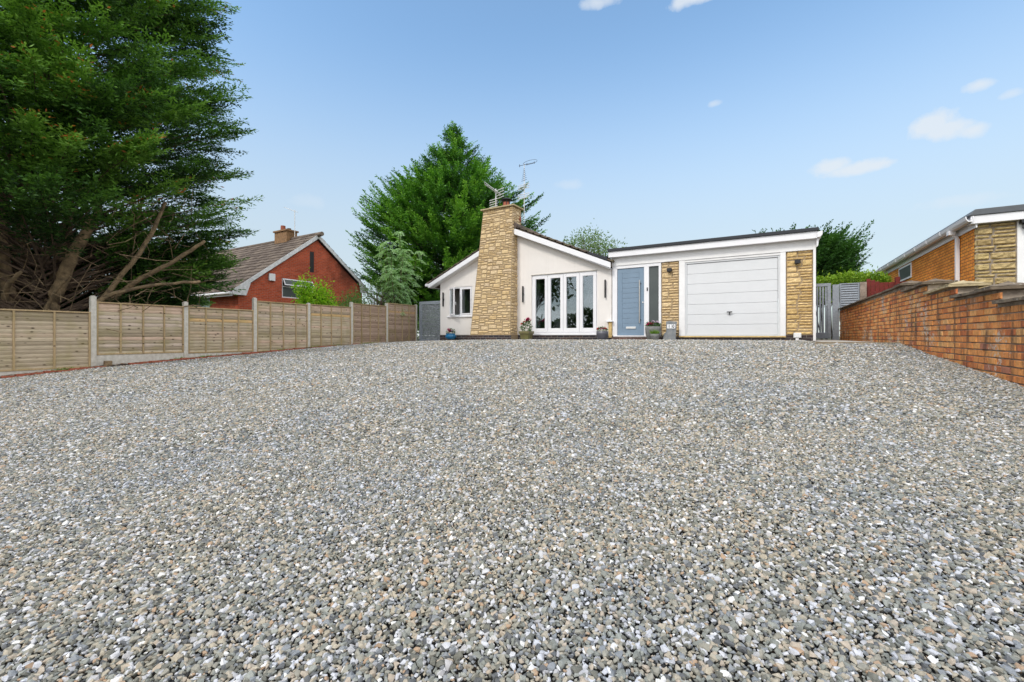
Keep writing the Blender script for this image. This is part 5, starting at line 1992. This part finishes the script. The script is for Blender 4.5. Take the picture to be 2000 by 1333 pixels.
conifer('cypress_tree', (-17.6, 22.4, -.2), 'tall bright green pyramidal cypress rising behind the stone chimney', None,
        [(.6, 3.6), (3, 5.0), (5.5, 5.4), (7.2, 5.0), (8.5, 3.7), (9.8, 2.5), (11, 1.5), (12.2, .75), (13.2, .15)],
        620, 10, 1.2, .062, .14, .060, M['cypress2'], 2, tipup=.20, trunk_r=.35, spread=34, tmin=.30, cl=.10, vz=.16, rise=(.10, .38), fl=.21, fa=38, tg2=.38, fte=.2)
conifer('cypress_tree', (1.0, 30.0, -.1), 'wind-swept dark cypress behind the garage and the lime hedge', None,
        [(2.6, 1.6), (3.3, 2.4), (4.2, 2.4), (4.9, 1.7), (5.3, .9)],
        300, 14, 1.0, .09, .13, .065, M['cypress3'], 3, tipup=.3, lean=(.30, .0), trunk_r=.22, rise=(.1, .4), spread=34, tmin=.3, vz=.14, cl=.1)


def broadtree(name, base, label, cat, blobs, n, size, mat, seed, stems, bark='bark2', group=None, clump=40, clr=.35):
    rng = np.random.default_rng(seed)
    root = thing(name, base, label, cat, group)
    Ps, Ax = [], []
    mb_ = MB()
    vol = np.array([b[1][0] * b[1][1] * b[1][2] for b in blobs])
    for b, fr in zip(blobs, vol / vol.sum()):
        c, r3 = np.array(b[0], float), np.array(b[1], float)
        ncl = max(3, int(n * fr / clump))
        d = unit(rng.normal(size=(ncl, 3)))
        cc = c + d * r3 * (rng.uniform(.15, 1, ncl) ** .45)[:, None]
        for q, dq in zip(cc, d):
            k = int(clump * rng.uniform(.5, 1.4))
            e = rng.normal(size=(k, 3)) * clr
            Ps.append(q + e)
            Ax.append(unit(unit(e) + dq * .5 + rng.normal(scale=.5, size=(k, 3)) - UP * .1))
        for q in cc[::2]:
            a = np.array(base, float) + UP * (q[2] - base[2]) * .35
            mb_.tube(bez(a, (a + q) / 2 + UP * .3, q, 6), list(np.linspace(.03 * stems, .006, 6)), 5, cap=False)
    p = np.concatenate(Ps)
    ax = np.concatenate(Ax)
    V_ = diamonds(p, ax, size * rng.uniform(.6, 1.3, len(p)), size * .5 * rng.uniform(.7, 1.2, len(p)), rng)
    ht = p[:, 2]
    tn = np.clip(rng.normal(.5, .22, len(p)), 0, 1)
    fastmesh('foliage', V_, quadsof(V_), tn, mat, root)
    mb_.build('stems', M[bark], root)
    m2 = MB()
    top = np.mean([b[0] for b in blobs], axis=0)
    m2.tube([base, tuple((np.array(base) + top) / 2), tuple(top)], [.06 * stems, .045 * stems, .02 * stems], 8)
    m2.build('trunk', M[bark], root)
    return root


broadtree('broadleaf_tree', (-11.2, 30.5, -.2), 'small airy deciduous tree showing above where the two roofs meet', 'tree',
          [((-11.6, 30.6, 6.4), (1.9, 1.7, 1.25)), ((-9.9, 30.8, 5.9), (1.2, 1.3, .9)), ((-13.2, 30.3, 5.5), (1.4, 1.2, .7)), ((-11.2, 30.6, 7.2), (.9, 1, .7))],
          4200, .17, M['broad'], 5, 2.0, clump=20, clr=.24)
broadtree('lime_shrub', (-14.95, 10.35, -.4), 'bright lime green shrub standing above the fence in front of the red brick gable', 'shrub',
          [((-14.95, 10.35, 1.1), (.45, .52, .70)), ((-15.1, 10.1, 1.9), (.22, .24, .58)), ((-14.75, 10.65, 1.75), (.22, .26, .40)), ((-14.7, 10.85, 1.3), (.28, .3, .3))],
          5200, .10, M['lime'], 6, .6, clump=26, clr=.10)
broadtree('dark_bush', (-15.1, 12.0, -.4), 'low dark green bush behind the fence, right of the lime shrub', 'shrub',
          [((-15.1, 11.6, 1.0), (.55, .9, .55)), ((-15.2, 12.5, 1.15), (.6, .8, .62))], 4200, .085, M['shrub'], 7, .6, clump=26, clr=.12)
broadtree('twiggy_shrub', (-15.0, 13.6, -.3), 'sparse twiggy shrub with small leaves below the pale sapling', 'shrub',
          [((-15.1, 13.5, 1.5), (.9, 1.0, .95)), ((-14.9, 14.4, 2.1), (.8, .9, .8))], 1500, .10, M['shrub'], 8, .5, clump=9, clr=.13)

broadtree('undergrowth', (-14.2, 18.2, -.3), 'dark undergrowth seen low behind the woven grey gate', 'shrub',
          [((-14.6, 18.0, .6), (2.2, .8, 1.0))], 3500, .16, M['shrub'], 18, .5, clump=22, clr=.2)
# pale sapling with drooping compound leaves
rng = np.random.default_rng(31)
root = thing('sapling_tree', (-14.85, 14.75, -.3), 'slender pale green sapling with drooping compound leaves at the fence end', 'tree')
mb = MB()
P_, A_ = [], []
for s_ in range(9):
    a = np.array([-14.85 + rng.normal(scale=.12), 14.75 + rng.normal(scale=.12), -.3])
    top = a + np.array([rng.normal(scale=.42), rng.normal(scale=.42), rng.uniform(3.2, 5.0)])
    if s_ == 0: top = np.array([-14.8, 14.8, 4.85])
    ln = bez(a, (a + top) / 2 + rng.normal(scale=.15, size=3), top, 14)
    mb.tube(ln, list(np.linspace(.03, .006, 14)), 5)
    for k in range(5, 14):
        for r_ in range(4):
            az_ = rng.uniform(0, 6.28)
            d = np.array([math.cos(az_), math.sin(az_), .25])
            L_ = rng.uniform(.32, .62) * (1.1 - .35 * k / 13)
            m_ = 12
            t = np.linspace(.15, 1, m_)
            ra = ln[k] + d * (L_ * t)[:, None] - UP * (.75 * L_ * t ** 2)[:, None]
            mb.tube([ln[k], ra[m_ // 2], ra[-1]], [.005, .004, .002], 4, cap=False)
            sd_ = unit(np.cross(d, UP))
            for sg in (-1, 1):
                P_.append(ra)
                A_.append(unit(sd_ * sg + d * .5 - UP * .55 + rng.normal(scale=.2, size=(m_, 3))))
p, ax = np.concatenate(P_), np.concatenate(A_)
V = diamonds(p, ax, rng.uniform(.09, .15, len(p)), rng.uniform(.035, .055, len(p)), rng)
fastmesh('foliage', V, quadsof(V), np.clip(rng.normal(.5, .2, len(p)), 0, 1), M['ash'], root)
mb.build('trunk', M['bark2'], root)

# lime hedge behind the side gate
rng = np.random.default_rng(33)
root = thing('hedge', (2.3, 19.4, -.1), 'bright lime green hedge behind the side gate and red fence', 'hedge')
n = 17000
p = np.stack([rng.uniform(.6, 3.48, n), rng.uniform(18.5, 20.0, n), rng.uniform(.2, 1, n) ** .35 * 2.02], 1)
p[:, 2] += .07 * np.sin(p[:, 0] * 3.1) + .05 * np.sin(p[:, 0] * 9 + p[:, 1] * 4) + rng.exponential(.05, n)
ax = unit(rng.normal(size=(n, 3)) + np.array([0, -.4, 1.1]))
V = diamonds(p, ax, rng.uniform(.06, .13, n), rng.uniform(.03, .055, n), rng)
fastmesh('foliage', V, quadsof(V), np.clip(rng.normal(.5, .25, n), 0, 1), M['hedge'], root)
mb = MB()
for i in range(22):
    x, y = rng.uniform(.7, 3.8), rng.uniform(18.7, 19.8)
    mb.tube([(x, y, -.2), (x + rng.normal(scale=.1), y, 1.0), (x + rng.normal(scale=.2), y, 1.9)], [.02, .014, .006], 5)
mb.build('stems', M['bark2'], root)

# weeds in the gravel by the fence
rng = np.random.default_rng(35)
n = 900
cl = [(y, rng.uniform(.05, .22)) for y in (5.5, 6.1, 8.3, 9.6, 10.6, 11.9, 12.1, 12.3, 3.2, 1.8)]
idx = rng.integers(0, len(cl), n)
y = np.array([cl[i][0] for i in idx]) + rng.normal(scale=.12, size=n)
x = FX(y) + np.array([cl[i][1] for i in idx]) + rng.normal(scale=.05, size=n)
z = gz(x, y) + .01
ax = unit(rng.normal(size=(n, 3)) * np.array([.7, .7, .2]) + UP)
V = diamonds(np.stack([x, y, z], 1), ax, rng.uniform(.04, .13, n), rng.uniform(.006, .014, n), rng)
o = fastmesh('weeds', V, quadsof(V), rng.random(n), M['grass'])
tag(o, 'small tufts of green weeds at the foot of the lap fence', 'weeds', kind='stuff')

# across the road, behind the photographer: a hedge and trees that the windows mirror
rng = np.random.default_rng(37)
root = thing('roadside_hedge', (-12, -15.5, -1.3), 'long dark hedge on the far side of the road behind the photographer', 'hedge')
n = 16000
p = np.stack([rng.uniform(-45, 20, n), rng.uniform(-16.6, -14.6, n), -1.3 + rng.uniform(0, 1, n) ** .5 * 3.4], 1)
p[:, 2] += .4 * np.sin(p[:, 0] * .7) + .2 * np.sin(p[:, 0] * 2.3)
ax = unit(rng.normal(size=(n, 3)))
V = diamonds(p, ax, rng.uniform(.3, .6, n), rng.uniform(.15, .3, n), rng)
fastmesh('foliage', V, quadsof(V), rng.random(n), M['backleaf'], root)
broadtree('roadside_tree', (-22.5, -13.5, -1.3), 'spreading dark tree across the road behind the photographer', 'tree',
          [((-24, -13.5, 8.0), (5.0, 4, 3.2)), ((-20.5, -13, 6.2), (3.6, 3, 2.6)), ((-27, -13.5, 5.0), (4, 3, 2.4))], 9500, .5, M['backleaf'], 9, 4.0, clump=26, clr=.6)

# numerals become plain meshes
dg = bpy.context.evaluated_depsgraph_get()
for o in [q for q in bpy.data.objects if q.type == 'FONT']:
    me = bpy.data.meshes.new_from_object(o.evaluated_get(dg))
    me.materials.clear()
    me.materials.append(M['black'])
    q = bpy.data.objects.new('numeral', me)
    COL.objects.link(q)
    q.parent = o.parent
    q.matrix_basis = o.matrix_basis.copy()
    nm = o.name
    bpy.data.objects.remove(o)
